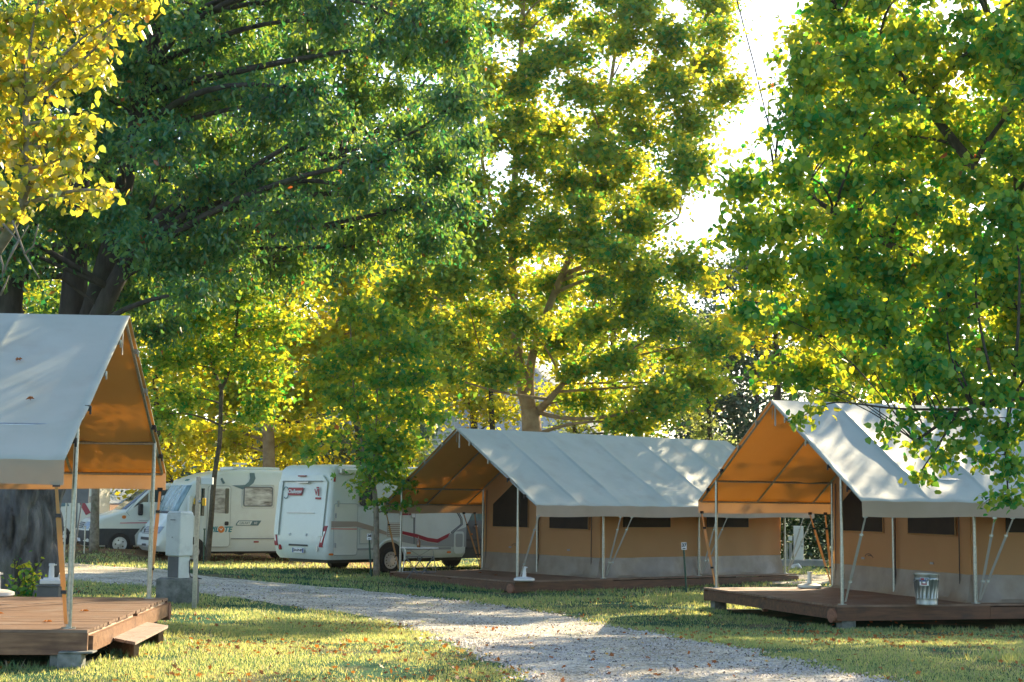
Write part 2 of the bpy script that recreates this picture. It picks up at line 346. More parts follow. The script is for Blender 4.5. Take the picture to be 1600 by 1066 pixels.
# ------------------------------------------------------------------ safari tents and decks
W_, WP, HR, HE, HP = 3.15, 2.41, 3.50, 1.69, 2.10
SA, SB, SC, SE = 2.53, 5.63, 8.70, 9.04
RAFT = [0.03, 1.27, SA, 4.08, SB, 7.16, SC]
TENTS = [(-1.295, 36.243, CZ-1.7305, R(37.0), 'mid'), (4.713, 27.403, CZ-1.589, R(17.35), 'right'), (-4.606, 18.04, CZ-1.3211, R(183.85), 'left')]
def hroof(t):
    a = abs(t)
    if a <= WP: return HR+(HP+.03-HR)*a/WP
    return HP+.03+(HE-HP-.03)*(a-WP)/(W_-WP)
def footprint(T, s0, s1, t):
    x, y, z, a, k = T; c, s = math.cos(a), math.sin(a)
    return [(x+c*p-s*q, y+s*p+c*q) for p, q in ((s0, -t), (s1, -t), (s1, t), (s0, t))]
FOOT = []
def make_tent(T, labels):
    x, y, z, yaw, kind = T
    near = 1 if kind == 'left' else -1
    root = empty('safari_tent', (x, y, z), yaw, labels[0], 'tent', 'safari tents on wooden decks')
    rs = np.random.RandomState({'mid': 3, 'right': 8, 'left': 21}[kind])
    ph = rs.rand(8)*6
    for side in (-1, 1):
        # roof slope: outer skin and lining
        ns, ntt = 330, 26; mb = MB(); top = []; S = np.linspace(-.02, SE, ns+1)
        rr = RAFT+[SE]
        def hh(s, t):
            b = hroof(t); a = abs(t)/W_
            i = max(k for k in range(len(rr)-1) if rr[k] <= max(s, rr[0])) if s >= rr[0] else 0
            u = min(1, max(0, (s-rr[i])/(rr[i+1]-rr[i])))
            sag = (u*(1-u)*4)**.7; near_ = min(abs(s-q_) for q_ in rr)
            env = math.sin(PI*min(1, a*1.02))**.5 if a < .98 else .06
            tw = (u-.5)*.05*math.sin(ph[i]*3)*env                      # bands lean a little differently
            wr = .012*math.sin(a*17+s*5.5+ph[i])*math.exp(-((a-.78)/.14)**2)*env
            wr += .010*math.sin(s*9+ph[1]*2)*math.exp(-((a-.9)/.12)**2)
            return b-.07*sag*env+tw*.7+wr*1.0+.014*math.exp(-(near_/.035)**2)*env+.016*math.sin(s*3.1-a*9+ph[2])*env*a+.01*math.exp(-((a-WP/W_)/.02)**2)
        for i, s in enumerate(S):
            for j in range(ntt+1):
                t = side*W_*j/ntt
                top.append((s, t, hh(s, t)))
        nb = len(top); bot = [(a, b, c-.014) for a, b, c in top]; q = ntt+1
        ft = [(i*q+j, (i+1)*q+j, (i+1)*q+j+1, i*q+j+1) for i in range(ns) for j in range(ntt)]
        rim = [(i*q+ntt, (i+1)*q+ntt, (i+1)*q+ntt+nb, i*q+ntt+nb) for i in range(ns)]
        rim += [(i, i+1, i+1+nb, i+nb) for i in range(ntt)]+[(ns*q+i, ns*q+i+1, ns*q+i+1+nb, ns*q+i+nb) for i in range(ntt)]
        mb.v = top+bot; mb.f = ft+rim+[tuple(reversed([k+nb for k in f])) for f in ft]; mb.m = [0]*(len(ft)+len(rim))+[1]*len(ft)
        me = bpy.data.meshes.new('roof_slope'); me.from_pydata(mb.v, [], mb.f)
        for k in ('canvas_out', 'canvas_in'): me.materials.append(M[k])
        me.polygons.foreach_set('material_index', mb.m); me.shade_smooth()
        if side < 0: me.flip_normals()
        o = bpy.data.objects.new('roof_slope', me); C.objects.link(o); o.parent = root
        # valance
        mb = MB(); n = 110; vs = []
        for i in range(n+1):
            s = -.02+(SE+.02)*i/n; y0 = side*(W_+.005)
            wv = .015*math.sin(s*4+ph[2])+.006*math.sin(s*19)
            hb = HE-.25+.012*math.sin(s*2.2+ph[3])
            he = hh(min(s, SE), side*W_)
            vs += [(s, y0, he+.002), (s, y0+wv*.5, HE-.12), (s, y0+wv, hb), (s, y0+wv-side*.008, hb), (s, y0-side*.008, he-.016)]
        fs = [(i*5+a, (i+1)*5+a, (i+1)*5+(a+1) % 5, i*5+(a+1) % 5) for i in range(n) for a in range(5)]
        fs += [(0, 1, 2, 3, 4), tuple(reversed([n*5+k for k in range(5)]))]
        mb.add(vs, fs); mb.build('valance', M['canvas_lip'], root, smooth=True)
    # frame
    def tube(name, pts, r=.024, m='galv'): return MB().tube(pts, r, 10).build(name, M[m], root, smooth=True)
    for s in (0.0, SA, SB, SC):
        for sd in (-1, 1):
            if kind == 'left' and s > SB+.1: continue
            p = MB().tube([(s+.03, sd*WP, 0), (s+.03, sd*WP, HP-.02)], .026, 12)
            p.tube([(s+.03, sd*WP, 0), (s+.03, sd*WP, .95)], .031, 12)
            p.lathe([(.075, 0), (.075, .012), (.04, .016)], (s+.03, sd*WP, 0), 12)
            p.build('post', M['galv'], root, smooth=True)
    cp = MB().tube([(SA-.06, 0, 0), (SA-.06, 0, HR-.12)], .026, 12); cp.build('post', M['galv'], root, smooth=True)
    for s in RAFT:
        for sd in (-1, 1):
            tube('rafter', [(s, 0, HR-.055), (s, sd*WP, HP-.03), (s, sd*(W_-.03), HE-.02)], .021)
    tube('ridge_pole', [(0, 0, HR-.06), (SE-.05, 0, HR-.06)])
    for sd in (-1, 1):
        tube('purlin', [(0.03, sd*WP, HP-.04), (SE-.05, sd*WP, HP-.04)], .022)
        tube('eave_rail', [(0.03, sd*(W_-.05), HE-.03), (SE-.05, sd*(W_-.05), HE-.03)], .019)
    # clamps on the front rafters
    for sd in (-1, 1):
        for f in (.18, .42, .66, .86):
            t = sd*W_*f; MB().box((-.0, t, hroof(t)-.055), (.05, .05, .06)).box((-.03, t, hroof(t)-.075), (.02, .02, .09)).build('clamp', M['buckle' if f > .5 else 'galv'], root)
    MB().tube([(.05, .06, HR-.1), (.05, .07, HR-.34)], .006, 5).build('tie_cord', M['strapg'], root)
    MB().box((.06, -.03, HR-.30), (.01, .05, .34)).build('hanging_tape', M['strapg'], root)
    # straps from eave to post foot
    def strap(s0, s1, sd, m):
        mb = MB(); a = Vector((s0, sd*(W_-.02), HE-.27)); b = Vector((s1, sd*(WP+.08), .05)); d = b-a
        side_v = Vector((1, 0, 0)); w = .022
        for (f0, f1, ww) in ((0, .22, .016), (.22, .72, .026), (.72, 1, .018)):
            p, q = a+d*f0, a+d*f1; th = Vector((0, .004*sd, .003))
            mb.add([p-side_v*ww, p+side_v*ww, q+side_v*ww, q-side_v*ww, p-side_v*ww+th, p+side_v*ww+th, q+side_v*ww+th, q-side_v*ww+th],
                   [(0, 1, 2, 3), (7, 6, 5, 4), (0, 4, 5, 1), (1, 5, 6, 2), (2, 6, 7, 3), (3, 7, 4, 0)])
        o = mb.build('strap', M[m], root)
        bk = MB(); 
        for f in (.2, .76): MB().box(a+d*f, (.055, .03, .035)).build('buckle', M['buckle' if m == 'strap' else 'galv'], o)
        MB().box(a+Vector((0, 0, .03)), (.07, .025, .05)).build('top_clip', M['buckle' if m == 'strap' else 'galv'], o)
    for s in (0.0, SA, SB, SC):
        for sd in (-1, 1):
            if kind == 'left' and s > 0.1: continue
            m = 'strap' if (sd != near or kind == 'left') else 'strapg'
            if kind == 'right' and sd == near: m = 'strapg'
            off = .28 if s > 0 else .06
            strap(s+.05-(0 if s == 0 else .12), s+.04, sd, m)
            if s > 0: strap(s+off, s+.06, sd, m)
    # inner cabin
    if kind != 'left':
        ti = WP-.10; s0, s1 = SA+.02, SC-.02; kb = .47
        mb = MB(); 
        def gw(s, th):      # gable wall, split at the skirt
            n = 36; vs = []; 
            for i in range(n+1):
                t = -ti+2*ti*i/n; wv = .02*math.sin(t*7+1)+.012*math.sin(t*15)
                vs += [(s+wv, t, kb), (s+wv*.3, t, hroof(t)-.06), (s+wv*.3+th, t, hroof(t)-.06), (s+wv+th, t, kb)]
            return vs, [(i*4+a, (i+1)*4+a, (i+1)*4+(a+1) % 4, i*4+(a+1) % 4) for i in range(n) for a in range(4)]
        mb.add(*gw(s0, .01)); mb.build('gable_wall', M['wall'], root, smooth=True)
        mb = MB(); mb.add(*gw(s1, .01)); mb.build('gable_wall', M['wall'], root, smooth=True)
        for sd in (-1, 1):
            mb = MB(); n = 90; vs = []
            for i in range(n+1):
                s = s0+(s1-s0)*i/n; wv = .028*math.sin(s*2.1+1)+.014*math.sin(s*7+2)
                wv *= min(1, (s-s0)*3, (s1-s)*3)
                for h, f in ((kb, 1), (1.1, 1.0), (1.6, .6), (HP-.06, 0)):
                    vs.append((s, sd*(ti+wv*f), h))
                vs += [(s, sd*(ti+wv-.01), kb)]
            mb.add(vs, [(i*5+a, (i+1)*5+a, (i+1)*5+a+1, i*5+a+1) for i in range(n) for a in range(3)])
            mb.build('side_wall', M['wall'], root, smooth=True)
        # skirt, ring of grey sheet
        mb = MB(); ring = []; 
        pts = []
        for i in range(60): pts.append((s0, -ti+2*ti*i/60, -1, 0))
        for i in range(110): pts.append((s0+(s1-s0)*i/110, ti, 0, 1))
        for i in range(60): pts.append((s1, ti-2*ti*i/60, 1, 0))
        for i in range(110): pts.append((s1-(s1-s0)*i/110, -ti, 0, -1))
        vs = []; N = len(pts)
        for k, (a, b, nx, ny) in enumerate(pts):
            wv = .5+.5*math.sin(k*.31+2*math.sin(k*.11)); wv2 = .5+.5*math.sin(k*.23+1)
            for h, o_ in ((kb+.004, .012), (kb-.15, .02+.02*wv2), (.2, .03+.045*wv), (.06, .05+.06*wv), (.006, .10+.05*wv2)):
                vs.append((a+nx*o_, b+ny*o_, h))
        mb.add(vs, [(k*5+j, ((k+1) % N)*5+j, ((k+1) % N)*5+j+1, k*5+j+1) for k in range(N) for j in range(4)])
        mb.build('skirt', M['skirt'], root, smooth=True)
        # windows of dark gauze
        for sg in (-1, 1):
            poly = [(sg*.42, 1.12), (sg*1.92, 1.12), (sg*1.92, 1.70), (sg*.98, 2.28), (sg*.42, 2.28)]
            mb = MB(); mb.prism(poly, lambda a, b, t: (s0-.035+t, a, b), 0, .012)
            wn = mb.build('front_window', M['mesh'], root)
            mb = MB()
            q = [Vector((s0-.04, a, b)) for a, b in poly]+[Vector((s0-.04, *poly[0]))]
            for a, b in zip(q[:-1], q[1:]): mb.tube([a, b], .012, 4)
            mb.build('window_edge', M['strapg'] if False else M['wall'], wn)
            MB().box((s0-.032, sg*1.17, .62), (.012, .10, .04)).build('care_tag', M['strapg'], root)
        for sd in (-1, 1):
            for (a, b) in ((SA+.72, SA+1.72), (SA+2.12+1.3, SA+3.05+1.5)) if False else ((3.22, 4.75), (5.98, 7.45)):
                mb = MB(); mb.prism([(a, 1.19), (b, 1.19), (b, 1.85), (a, 1.85)], lambda p, q, t: (p, sd*(ti+.045+t), q), 0, .01)
                mb.build('side_window', M['mesh'], root)
        zm = MB()
        for t in (-near*(ti-.12), near*(ti-.28), .0):
            zm = MB().tube([(s0-.04, t, .05), (s0-.035, t+.01, .6), (s0-.03, t, 2.05)], .009, 5); zm.build('zip', M['zip'], root)
        # small curved mark printed low on the gable wall
        mk = MB(); pt = [Vector((s0-.04, -near*.95+near*(.12*math.cos(a)), .66+.05*math.sin(a))) for a in np.linspace(.3, PI, 7)]
        mk.tube(pt, .006, 4); mk.tube([p+Vector((0, near*.05, -.03)) for p in pt[:5]], .006, 4); mk.build('printed_mark', M['zip'], root)
    return root
make_tent(TENTS[0], ['middle grey canvas safari tent, white number 37 post standing before its ochre side wall'])
make_tent(TENTS[1], ['safari tent at the right under the overhanging branches, metal bin on its deck'])
make_tent(TENTS[2], ['safari tent cut off by the left edge, grey roof with a few dead leaves'])
def make_deck(T, label):
    x, y, z, yaw, kind = T; near = 1 if kind == 'left' else -1
    root = empty('wooden_deck', (x, y, z), yaw, label, 'deck', 'raised plank decks under the tents')
    s0, s1, t = -.17, SC+.32, WP+.17
    if kind == 'left': s0 = -.20; s1 = 6.0
    FOOT.append(footprint(T, s0, s1, t))
    rnd = random.Random(7+len(kind)); mb = MB(); n = 34; wb = 2*t/n
    for i in range(n):
        c = -t+wb*(i+.5); cut = s0+rnd.uniform(1.5, 5); e0 = s0+rnd.uniform(-.006, .012)
        for a, b in ((e0, cut-.002), (cut+.002, s1+rnd.uniform(-.02, .02))):
            mb.box(((a+b)/2, c, -.016+rnd.uniform(-.0015, .0015)), (b-a, wb-.007, .03))
    mb.build('decking', M['deck'], root)
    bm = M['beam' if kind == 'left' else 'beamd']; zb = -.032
    hb = .22
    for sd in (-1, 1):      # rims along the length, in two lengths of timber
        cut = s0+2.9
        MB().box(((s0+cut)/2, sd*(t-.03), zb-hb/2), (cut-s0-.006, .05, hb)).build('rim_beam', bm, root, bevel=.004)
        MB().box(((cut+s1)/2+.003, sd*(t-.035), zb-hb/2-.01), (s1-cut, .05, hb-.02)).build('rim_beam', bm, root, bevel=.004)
    em = M['sunend'] if kind == 'left' else bm  # sunlight on the left deck's end face put into paler wood
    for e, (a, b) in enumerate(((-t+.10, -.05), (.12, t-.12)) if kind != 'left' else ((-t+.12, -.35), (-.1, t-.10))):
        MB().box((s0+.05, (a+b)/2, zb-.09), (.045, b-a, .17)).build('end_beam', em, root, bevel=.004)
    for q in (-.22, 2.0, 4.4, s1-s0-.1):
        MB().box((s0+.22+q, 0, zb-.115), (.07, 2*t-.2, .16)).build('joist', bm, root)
    MB().box((s0+.04, -.22 if kind == 'left' else .04, zb-.13), (.10, .05, .24)).build('joist_end', M['beam'], root)
    lg = -near if kind == 'left' else near
    lo = MB().lathe([(.105, -.14), (.115, -.135), (.115, .2), (.105, .205)], (0, 0, 0), 18, axis='Y')
    lo.v = [(b[1]*.5+s0+.02, b[0]+lg*(t-.12), b[2]+zb-.14) for b in lo.v]
    lo.build('log_end', M['logend'], root, smooth=True)
    for q in ((s0+.25, near*(t-.15)), (s0+.25, -near*(t-.15)), ((s0+s1)/2, near*(t-.15)), (s1-.25, near*(t-.15)), (s1-.25, -near*(t-.15))):
        wx, wy = root.matrix_basis @ Vector((q[0], q[1], 0)) if False else (x+math.cos(yaw)*q[0]-math.sin(yaw)*q[1], y+math.sin(yaw)*q[0]+math.cos(yaw)*q[1]), None
        gz = G(*wx)-z-.05; tp = zb-hb-.001
        if tp-gz > .02: MB().box((q[0], q[1], (tp+gz)/2), (.26, .20, tp-gz)).build('footing_block', M['concrete'], root, bevel=.01)
    return root
make_deck(TENTS[0], 'long low plank deck beneath the middle tent, far side of the gravel path')
make_deck(TENTS[1], 'dark plank deck at the right carrying the metal bin and grey parasol foot')
make_deck(TENTS[2], 'sunlit reddish plank deck in the left foreground beside the low step')
# fallen leaves lying on the left tent's roof
def flat_leaf(c, nrm, r, a):
    mb = MB(); n = Vector(nrm).normalized(); u = n.cross(Vector((0, 1, 0))).normalized(); v = n.cross(u); vs = []
    for k in range(10):
        rr = r*(1 if k % 2 == 0 else .5)*(1+.2*math.sin(k*3+a)); an = a+k*PI/5
        vs.append(Vector(c)+(u*math.cos(an)+v*math.sin(an))*rr+n*(.006+.02*(k % 2)))
    vs.append(Vector(c)+n*.004)
    mb.add(vs, [(k, (k+1) % 10, 10) for k in range(10)]); return mb
TL = TENTS[2]; Mx = Matrix.Translation((TL[0], TL[1], TL[2])) @ Matrix.Rotation(TL[3], 4, 'Z')
for (s, t, r, lab) in ((.98, 1.12, .05, 'orange dead leaf highest on the left tent roof'), (1.85, 1.35, .04, 'small brown leaf near the picture edge on the left tent roof'),
                       (1.72, 1.86, .06, 'dark curled leaf on the left tent roof'), (.62, 1.98, .045, 'tan dead leaf lowest on the left tent roof, nearest its gable')):
    c = Mx @ Vector((s, t, hroof(t)-.02)); nn = Mx.to_3x3() @ Vector((0, 1.4, 2.41))
    tag(flat_leaf(c, nn, r, s*5).build('dead_leaf', M['litter']), lab, 'leaf', 'dead leaves on the tent roof')

# ------------------------------------------------------------------ step, blocks, bases, bin, boxes
stp = empty('wooden_step', gp(212, 1010), 0, 'low pale plank step on the grass beside the left deck', 'step')
cs = []
for px, py in ((163, 994), (212, 1003.5), (263, 973.5), (218, 970)):
    r = ray(px, py); d = (CZ-.20)/-r.z; cs.append(Vector((r.x*d, d, .20)))
mb = MB(); u = (cs[1]-cs[0]); v = (cs[3]-cs[0])
for k in range(3):
    a = cs[0]+u*(k/3+.01); b = cs[0]+u*((k+1)/3-.01); c = b+v; d = a+v
    mb.add([a, b, c, d]+[q-Vector((0, 0, .03)) for q in (a, b, c, d)], [(0, 1, 2, 3), (7, 6, 5, 4), (0, 4, 5, 1), (1, 5, 6, 2), (2, 6, 7, 3), (3, 7, 4, 0)])
mb.v = [tuple(Vector(q)-stp.location) for q in mb.v]; mb.build('tread', M['worn'], stp)
for f in (.12, .86):
    mb = MB(); a = cs[0]+v*f+u*.12-stp.location; b = cs[0]+v*f+u*.9-stp.location
    ang = math.atan2((b-a).y, (b-a).x); m_ = (a+b)/2; gz = -.06
    mb.box((m_.x, m_.y, (m_.z-.034+gz)/2), ((b-a).length, .06, m_.z-.034-gz), ang); mb.build('leg', M['beam'], stp)
bl = gp(112, 1046); tag(MB().box(bl+Vector((-.04, .12, .06)), (.24, .20, .17), .05).box(bl+Vector((.02, .12, .158)), (.34, .22, .02), .05).build('stone_block', M['concrete'], bevel=.008), 'grey block under the corner of the left deck', 'block')
def on_deck(px, py, T):
    r = ray(px, py); d = (T[2]-CZ)/r.z; return Vector((r.x*d, d, T[2]))
def parasol_base(loc, label, m='whiteplastic', s=1.0, sq=False):
    root = empty('parasol_base', loc, .3, label, 'parasol base', 'weighted parasol feet')
    if sq: MB().box((0, 0, .04), (.34, .34, .07)).box((0, 0, .085), (.24, .24, .03)).build('foot', M[m], root, bevel=.015)
    else: MB().lathe([(.21, 0), (.235, .02), (.23, .06), (.15, .085), (.06, .095), (.05, .10)], n=28).build('foot', M[m], root, smooth=True)
    MB().lathe([(.045, .095), (.042, .2), (.036, .28), (.045, .285), (.045, .32), (.03, .322)], n=18).build('socket', M[m], root, smooth=True)
    MB().tube([(.04, 0, .3), (.075, 0, .3)], .012, 8).build('screw', M[m], root)
parasol_base(on_deck(1265, 919, TENTS[1]), 'round grey parasol foot on the right deck', 'greyplastic')
parasol_base(on_deck(819, 908, TENTS[0]), 'white parasol foot at the near corner of the middle deck')
parasol_base(on_deck(-6, 932, TENTS[2]), 'white parasol foot at the left picture edge on the left deck')
cr = Vector((ray(79, 930).x*24, 24.0, G(ray(79, 930).x*24, 24.0)))
bx = MB().box((0, 0, .17), (.34, .34, .34)).box((0, 0, .35), (.38, .38, .03)); ob = bx.build('dark_tub', M['darkgrey'], bevel=.012); ob.location = cr; tag(ob, 'dark square tub by the thick tree trunk under a parasol foot', 'tub')
parasol_base(cr+Vector((0, 0, .367)), 'square white parasol foot on the dark tub by the thick trunk', sq=True)
# galvanised bin
bn = empty('metal_bin', on_deck(1448, 945, TENTS[1]), .2, 'ribbed galvanised metal bin standing on the right deck', 'bin')
mb = MB(); n = 72; prof = [(.175, 0), (.178, .03), (.176, .035), (.178, .10), (.184, .105), (.184, .12), (.178, .125), (.196, .40), (.204, .405), (.204, .44), (.200, .445), (.204, .49), (.216, .495), (.216, .51), (.198, .51), (.17, .06)]
vs = []
for k, (r, z) in enumerate(prof):
    for j in range(n):
        a = 2*PI*j/n; rr = r+(.009*(j % 4 < 2) if 6 <= k <= 7 else 0); vs.append((rr*math.cos(a), rr*math.sin(a), z))
mb.add(vs, [(i*n+j, i*n+(j+1) % n, (i+1)*n+(j+1) % n, (i+1)*n+j) for i in range(len(prof)-1) for j in range(n)]+[tuple(range((len(prof)-1)*n, len(prof)*n)), tuple(reversed(range(n)))])
mb.build('body', M['bin'], bn, smooth=True)
for a in (0.1, PI+.1): MB().tube([(math.cos(a)*.205, math.sin(a)*.205-.06, .42), (math.cos(a)*.24, math.sin(a)*.24, .38), (math.cos(a)*.205, math.sin(a)*.205+.06, .42)], .006, 6).build('handle', M['galv'], bn)
an = -PI/2-.2-.45
def on_bin(a, z, w, h, m, nm, par, off):
    mb = MB(); vs = []
    for k in range(5):
        t = a+(k/4-.5)*w/.2; rr = .192+.02*(z-.3)+off
        vs += [(rr*math.cos(t), rr*math.sin(t), z-h/2), (rr*math.cos(t), rr*math.sin(t), z+h/2)]
    mb.add(vs, [(2*k, 2*k+2, 2*k+3, 2*k+1) for k in range(4)]); return mb.build(nm, M[m], par)
lb = on_bin(an, .385, .15, .13, 'white', 'label', bn, .008)
on_bin(an-.06, .415, .14, .06, 'blue', 'label_band', lb, .010); on_bin(an, .345, .09, .022, 'redd', 'label_band', lb, .010); on_bin(an-.12, .425, .05, .03, 'redd', 'label_mark', lb, .012)
# power pedestal on plinth, with pole
pb = gp(272, 943); SCL = 1.0
ub = empty('electric_cabinet', pb+Vector((0, .25, 0)), 0, 'pale grey electric cabinet on a narrower leg beside the left tent', 'electric cabinet')
pl = MB().box((0, 0, .19), (.70, .46, .46), .12); po = pl.build('concrete_plinth', M['concrete'], bevel=.03); po.location = ub.location; tag(po, 'dark mossy concrete plinth under the pale grey cabinet', 'plinth')
ub.location.z += .421; ub.rotation_euler.z = R(-38)
mb = MB().prism([(-.19, -.15), (.19, -.15), (.19, .15), (-.19, .15)], lambda a, b, t: (a*(1-.0*t), b, t), .38, 1.10)
mb.prism([(-.19, -.15), (.19, -.15), (.19, .15), (-.19, .15)], lambda a, b, t: (a*(1-(t-1.101)*3), b*(1-(t-1.101)*3), t), 1.101, 1.15)
mb.build('housing', M['greyplastic'], ub, bevel=.018)
MB().box((0, 0, .19), (.31, .23, .38)).build('leg', M['greyplastic'], ub, bevel=.01)
MB().box((0, -.1195, .19), (.27, .006, .36)).build('leg_panel', M['darkgrey'], ub)
dr = MB().box((0, -.153, .73), (.30, .006, .60)).build('door', M['greyplastic'], ub, bevel=.004)
MB().box((0, -.158, 1.0), (.13, .008, .016)).build('vent', M['vanseam'], dr); MB().tube([(.0, -.155, .7), (.0, -.165, .7)], .012, 10).build('lock', M['galv'], dr)
mb = MB().tube([(.17, .10, .30), (.22, .06, .1), (.3, .02, .03), (.5, .1, .0)], .01, 6); mb.build('cable', M['black'], ub)
pp = P(305, 905, 25.5); ph = (905-745)/F*25.5
sp_ = empty('steel_pole', (pp.x, pp.y, G(pp.x, pp.y)), 0, 'square galvanised pole with a yellow clip right of the grey cabinet', 'pole')
hh_ = CZ+ray(305, 745).z*25.5-sp_.location.z
MB().box((0, 0, hh_/2), (.075, .05, hh_)).build('shaft', M['galv'], sp_, bevel=.006)
MB().box((.15, 0, hh_-.07), (.19, .10, .12)).build('junction_box', M['greyplastic'], sp_, bevel=.01)
MB().box((.11, -.02, hh_-.42), (.055, .07, .13)).box((-.055, -.02, hh_-.41), (.02, .05, .10)).build('yellow_clip', M['yellow'], sp_, bevel=.01)
MB().tube([(.03, -.03, hh_-.42), (.07, -.04, hh_-.42)], .03, 10).build('clip_bracket', M['galv'], sp_)
# lettering
def text(body, size, m, parent, Mloc, name='lettering', extr=.003, shear=0, bold=0, sx=1):
    cu = bpy.data.curves.new(name, 'FONT'); cu.body = body; cu.size = size; cu.extrude = extr; cu.align_x = 'CENTER'; cu.align_y = 'CENTER'; cu.shear = shear; cu.offset = bold
    t = bpy.data.objects.new('tmp', cu); C.objects.link(t); dg = bpy.context.evaluated_depsgraph_get()
    me = bpy.data.meshes.new_from_object(t.evaluated_get(dg)); me.name = name
    bpy.data.objects.remove(t); o = bpy.data.objects.new(name, me); C.objects.link(o); me.materials.clear(); me.materials.append(M[m])
    me.transform(Mloc @ Matrix.Diagonal((sx, 1, 1, 1))); o.parent = parent; return o
def post_sign(top, base, num, label, w=.16):
    b = gp(*base); d = b.y; r = ray(*top); t = Vector((r.x*d, d, CZ+r.z*d))-b
    root = empty('number_post', b, 0, label, 'number post', 'numbered pitch posts')
    MB().tube([(0, 0, -.1), (t.x, 0, t.z-.02)], .022, 8).build('stake', M['greenpost'], root)
    pla = MB().box((t.x, -.03, t.z+.05), (w*.72, .012, w)).build('number_plate', M['white'], root)
    text(num, w*.62, 'black', pla, Matrix.Translation((t.x, -.039, t.z+.07)) @ Matrix.Rotation(PI/2, 4, 'X'), 'number', bold=.004)
    MB().box((t.x, -.038, t.z-.0), (w*.4, .006, w*.12)).build('caption_bar', M['black'], pla)
post_sign((1068.5, 857), (1073.5, 930), '37', 'dark green stake with white number 37 before the middle deck')
post_sign((577, 842), (580.5, 902), '38', 'dark green stake with white number 38 beside the young maple', .15)
def stake(px, y0, y1, d, label, r=.015, m='galv'):
    b = P(px, y1, d); b.z = G(b.x, d); h = CZ+ray(px, y0).z*d-b.z
    o = MB().tube([(0, 0, -.05), (0, 0, h)], r, 7).lathe([(r*1.8, h-.03), (r*1.8, h)], n=7).build('marker_stake', M[m]); o.location = b; tag(o, label, 'stake')
stake(131.5, 822, 862, 43, 'thin grey stake left of the speckled trunk, in front of the parked van', .02)
stake(318, 826, 876, 41, 'thin dark green stake by the slim leaning tree', .02, 'greenpost')
# services pillar behind the tents
sb = gp(1248, 884); sv = empty('service_pillar', sb, 0, 'white service pillar on a slab seen between the two tents', 'service pillar')
d = sb.y
MB().box((0, 0, .06), (1.6, .8, .26), .0).build('slab', M['concl'], sv, bevel=.02)
hT = CZ+ray(1248, 822).z*d-sb.z
MB().box((0, 0, (hT+.19)/2), (.31, .26, hT-.19), -.2).build('cabinet', M['whiteplastic'], sv, bevel=.015)
for q, z in ((0, .75), (.02, .62)): MB().lathe([(.04, -.16), (.03, -.14), (.02, -.12)], (.06+q, 0, z), 12, axis='Y').build('tap', M['galv'], sv)
MB().tube([(-.27, -.05, -.3), (-.27, -.05, .72)], .05, 10).tube([(-.38, -.05, -.3), (-.38, -.05, .7)], .03, 8).build('stand_pipe', M['concl'], sv)
MB().box((-.27, -.05, .86), (.11, .10, .14)).build('meter_box', M['whiteplastic'], sv)
tag(MB().tube([(0, 0, 0), (.1, .1, .05), (.22, .05, .09), (.3, -.04, .02)], [.05, .09, .08, .03], 8).build('crumpled_bag', M['whiteplastic'], smooth=True), 'small crumpled white bag on the grass before the service pillar', 'bag').location = gp(1236, 889)
# camping table, bottle, stools
tb = gp(655, 893); tb.y = 38.3; tb.x = ray(655, 890).x*38.3; tb.z = G(tb.x, tb.y)
zt = CZ+ray(655, 856).z*38.3-tb.z
ct = empty('camping_table', tb, .05, 'slim folding camping table with thin legs beside the big motorhome', 'table')
MB().box((0, 0, zt), (.95, .6, .025)).build('table_top', M['whiteplastic'], ct, bevel=.006)
for a in (-.44, .44):
    for b in (-.26, .26): MB().tube([(a*.75, b, zt-.012), (a, b, 0)], .010, 6).build('leg', M['galv'], ct)
MB().tube([(-.40, -.26, .18), (.40, -.26, .18)], .007, 6).tube([(-.3, 0, zt-.02), (0, 0, zt-.2), (.3, 0, zt-.02)], .007, 6).build('brace', M['galv'], ct)
bt = MB().lathe([(.045, 0), (.047, .02), (.047, .14), (.02, .2), (.018, .27), (.02, .272)], n=16).build('bottle', M['bottle'], smooth=True); bt.location = tb+Vector((-.02, -.1, zt+.013)); tag(bt, 'brown bottle standing on the camping table', 'bottle')
for i, (px, lab) in enumerate(((647, 'left one of two folding stools in front of the camping table'), (664, 'right one of two folding stools in front of the camping table'))):
    q = Vector((ray(px, 890).x*37.4, 37.4, 0)); q.z = G(q.x, q.y); fs = empty('folding_stool', q, .1*i, lab, 'stool', 'folding stools by the camping table')
    hz = CZ+ray(px, 870).z*37.4-q.z
    MB().box((0, 0, hz), (.42, .34, .015)).build('seat', M['darkgrey'], fs)
    for b in (-.16, .16):
        for s in (-1, 1): MB().tube([(-s*.20, b, 0), (s*.20, b, hz)], .011, 6).build('leg', M['darkgrey'], fs)
tu = gp(77, 851); tu_ = MB().lathe([(.17, 0), (.24, .16), (.25, .17), (.23, .17), (.16, .02)], n=20).build('washing_tub', M['tealtub'], smooth=True); tu_.location = tu; tag(tu_, 'teal plastic tub under the far left motorhome', 'tub')
tu2 = MB().lathe([(.24, 0), (.29, .08), (.30, .085), (.27, .085), (.22, .01)], n=20).build('washing_bowl', M['whiteplastic'], smooth=True); tu2.location = tu+Vector((0, 0, .17)); tag(tu2, 'white bowl stacked on the teal tub', 'bowl')

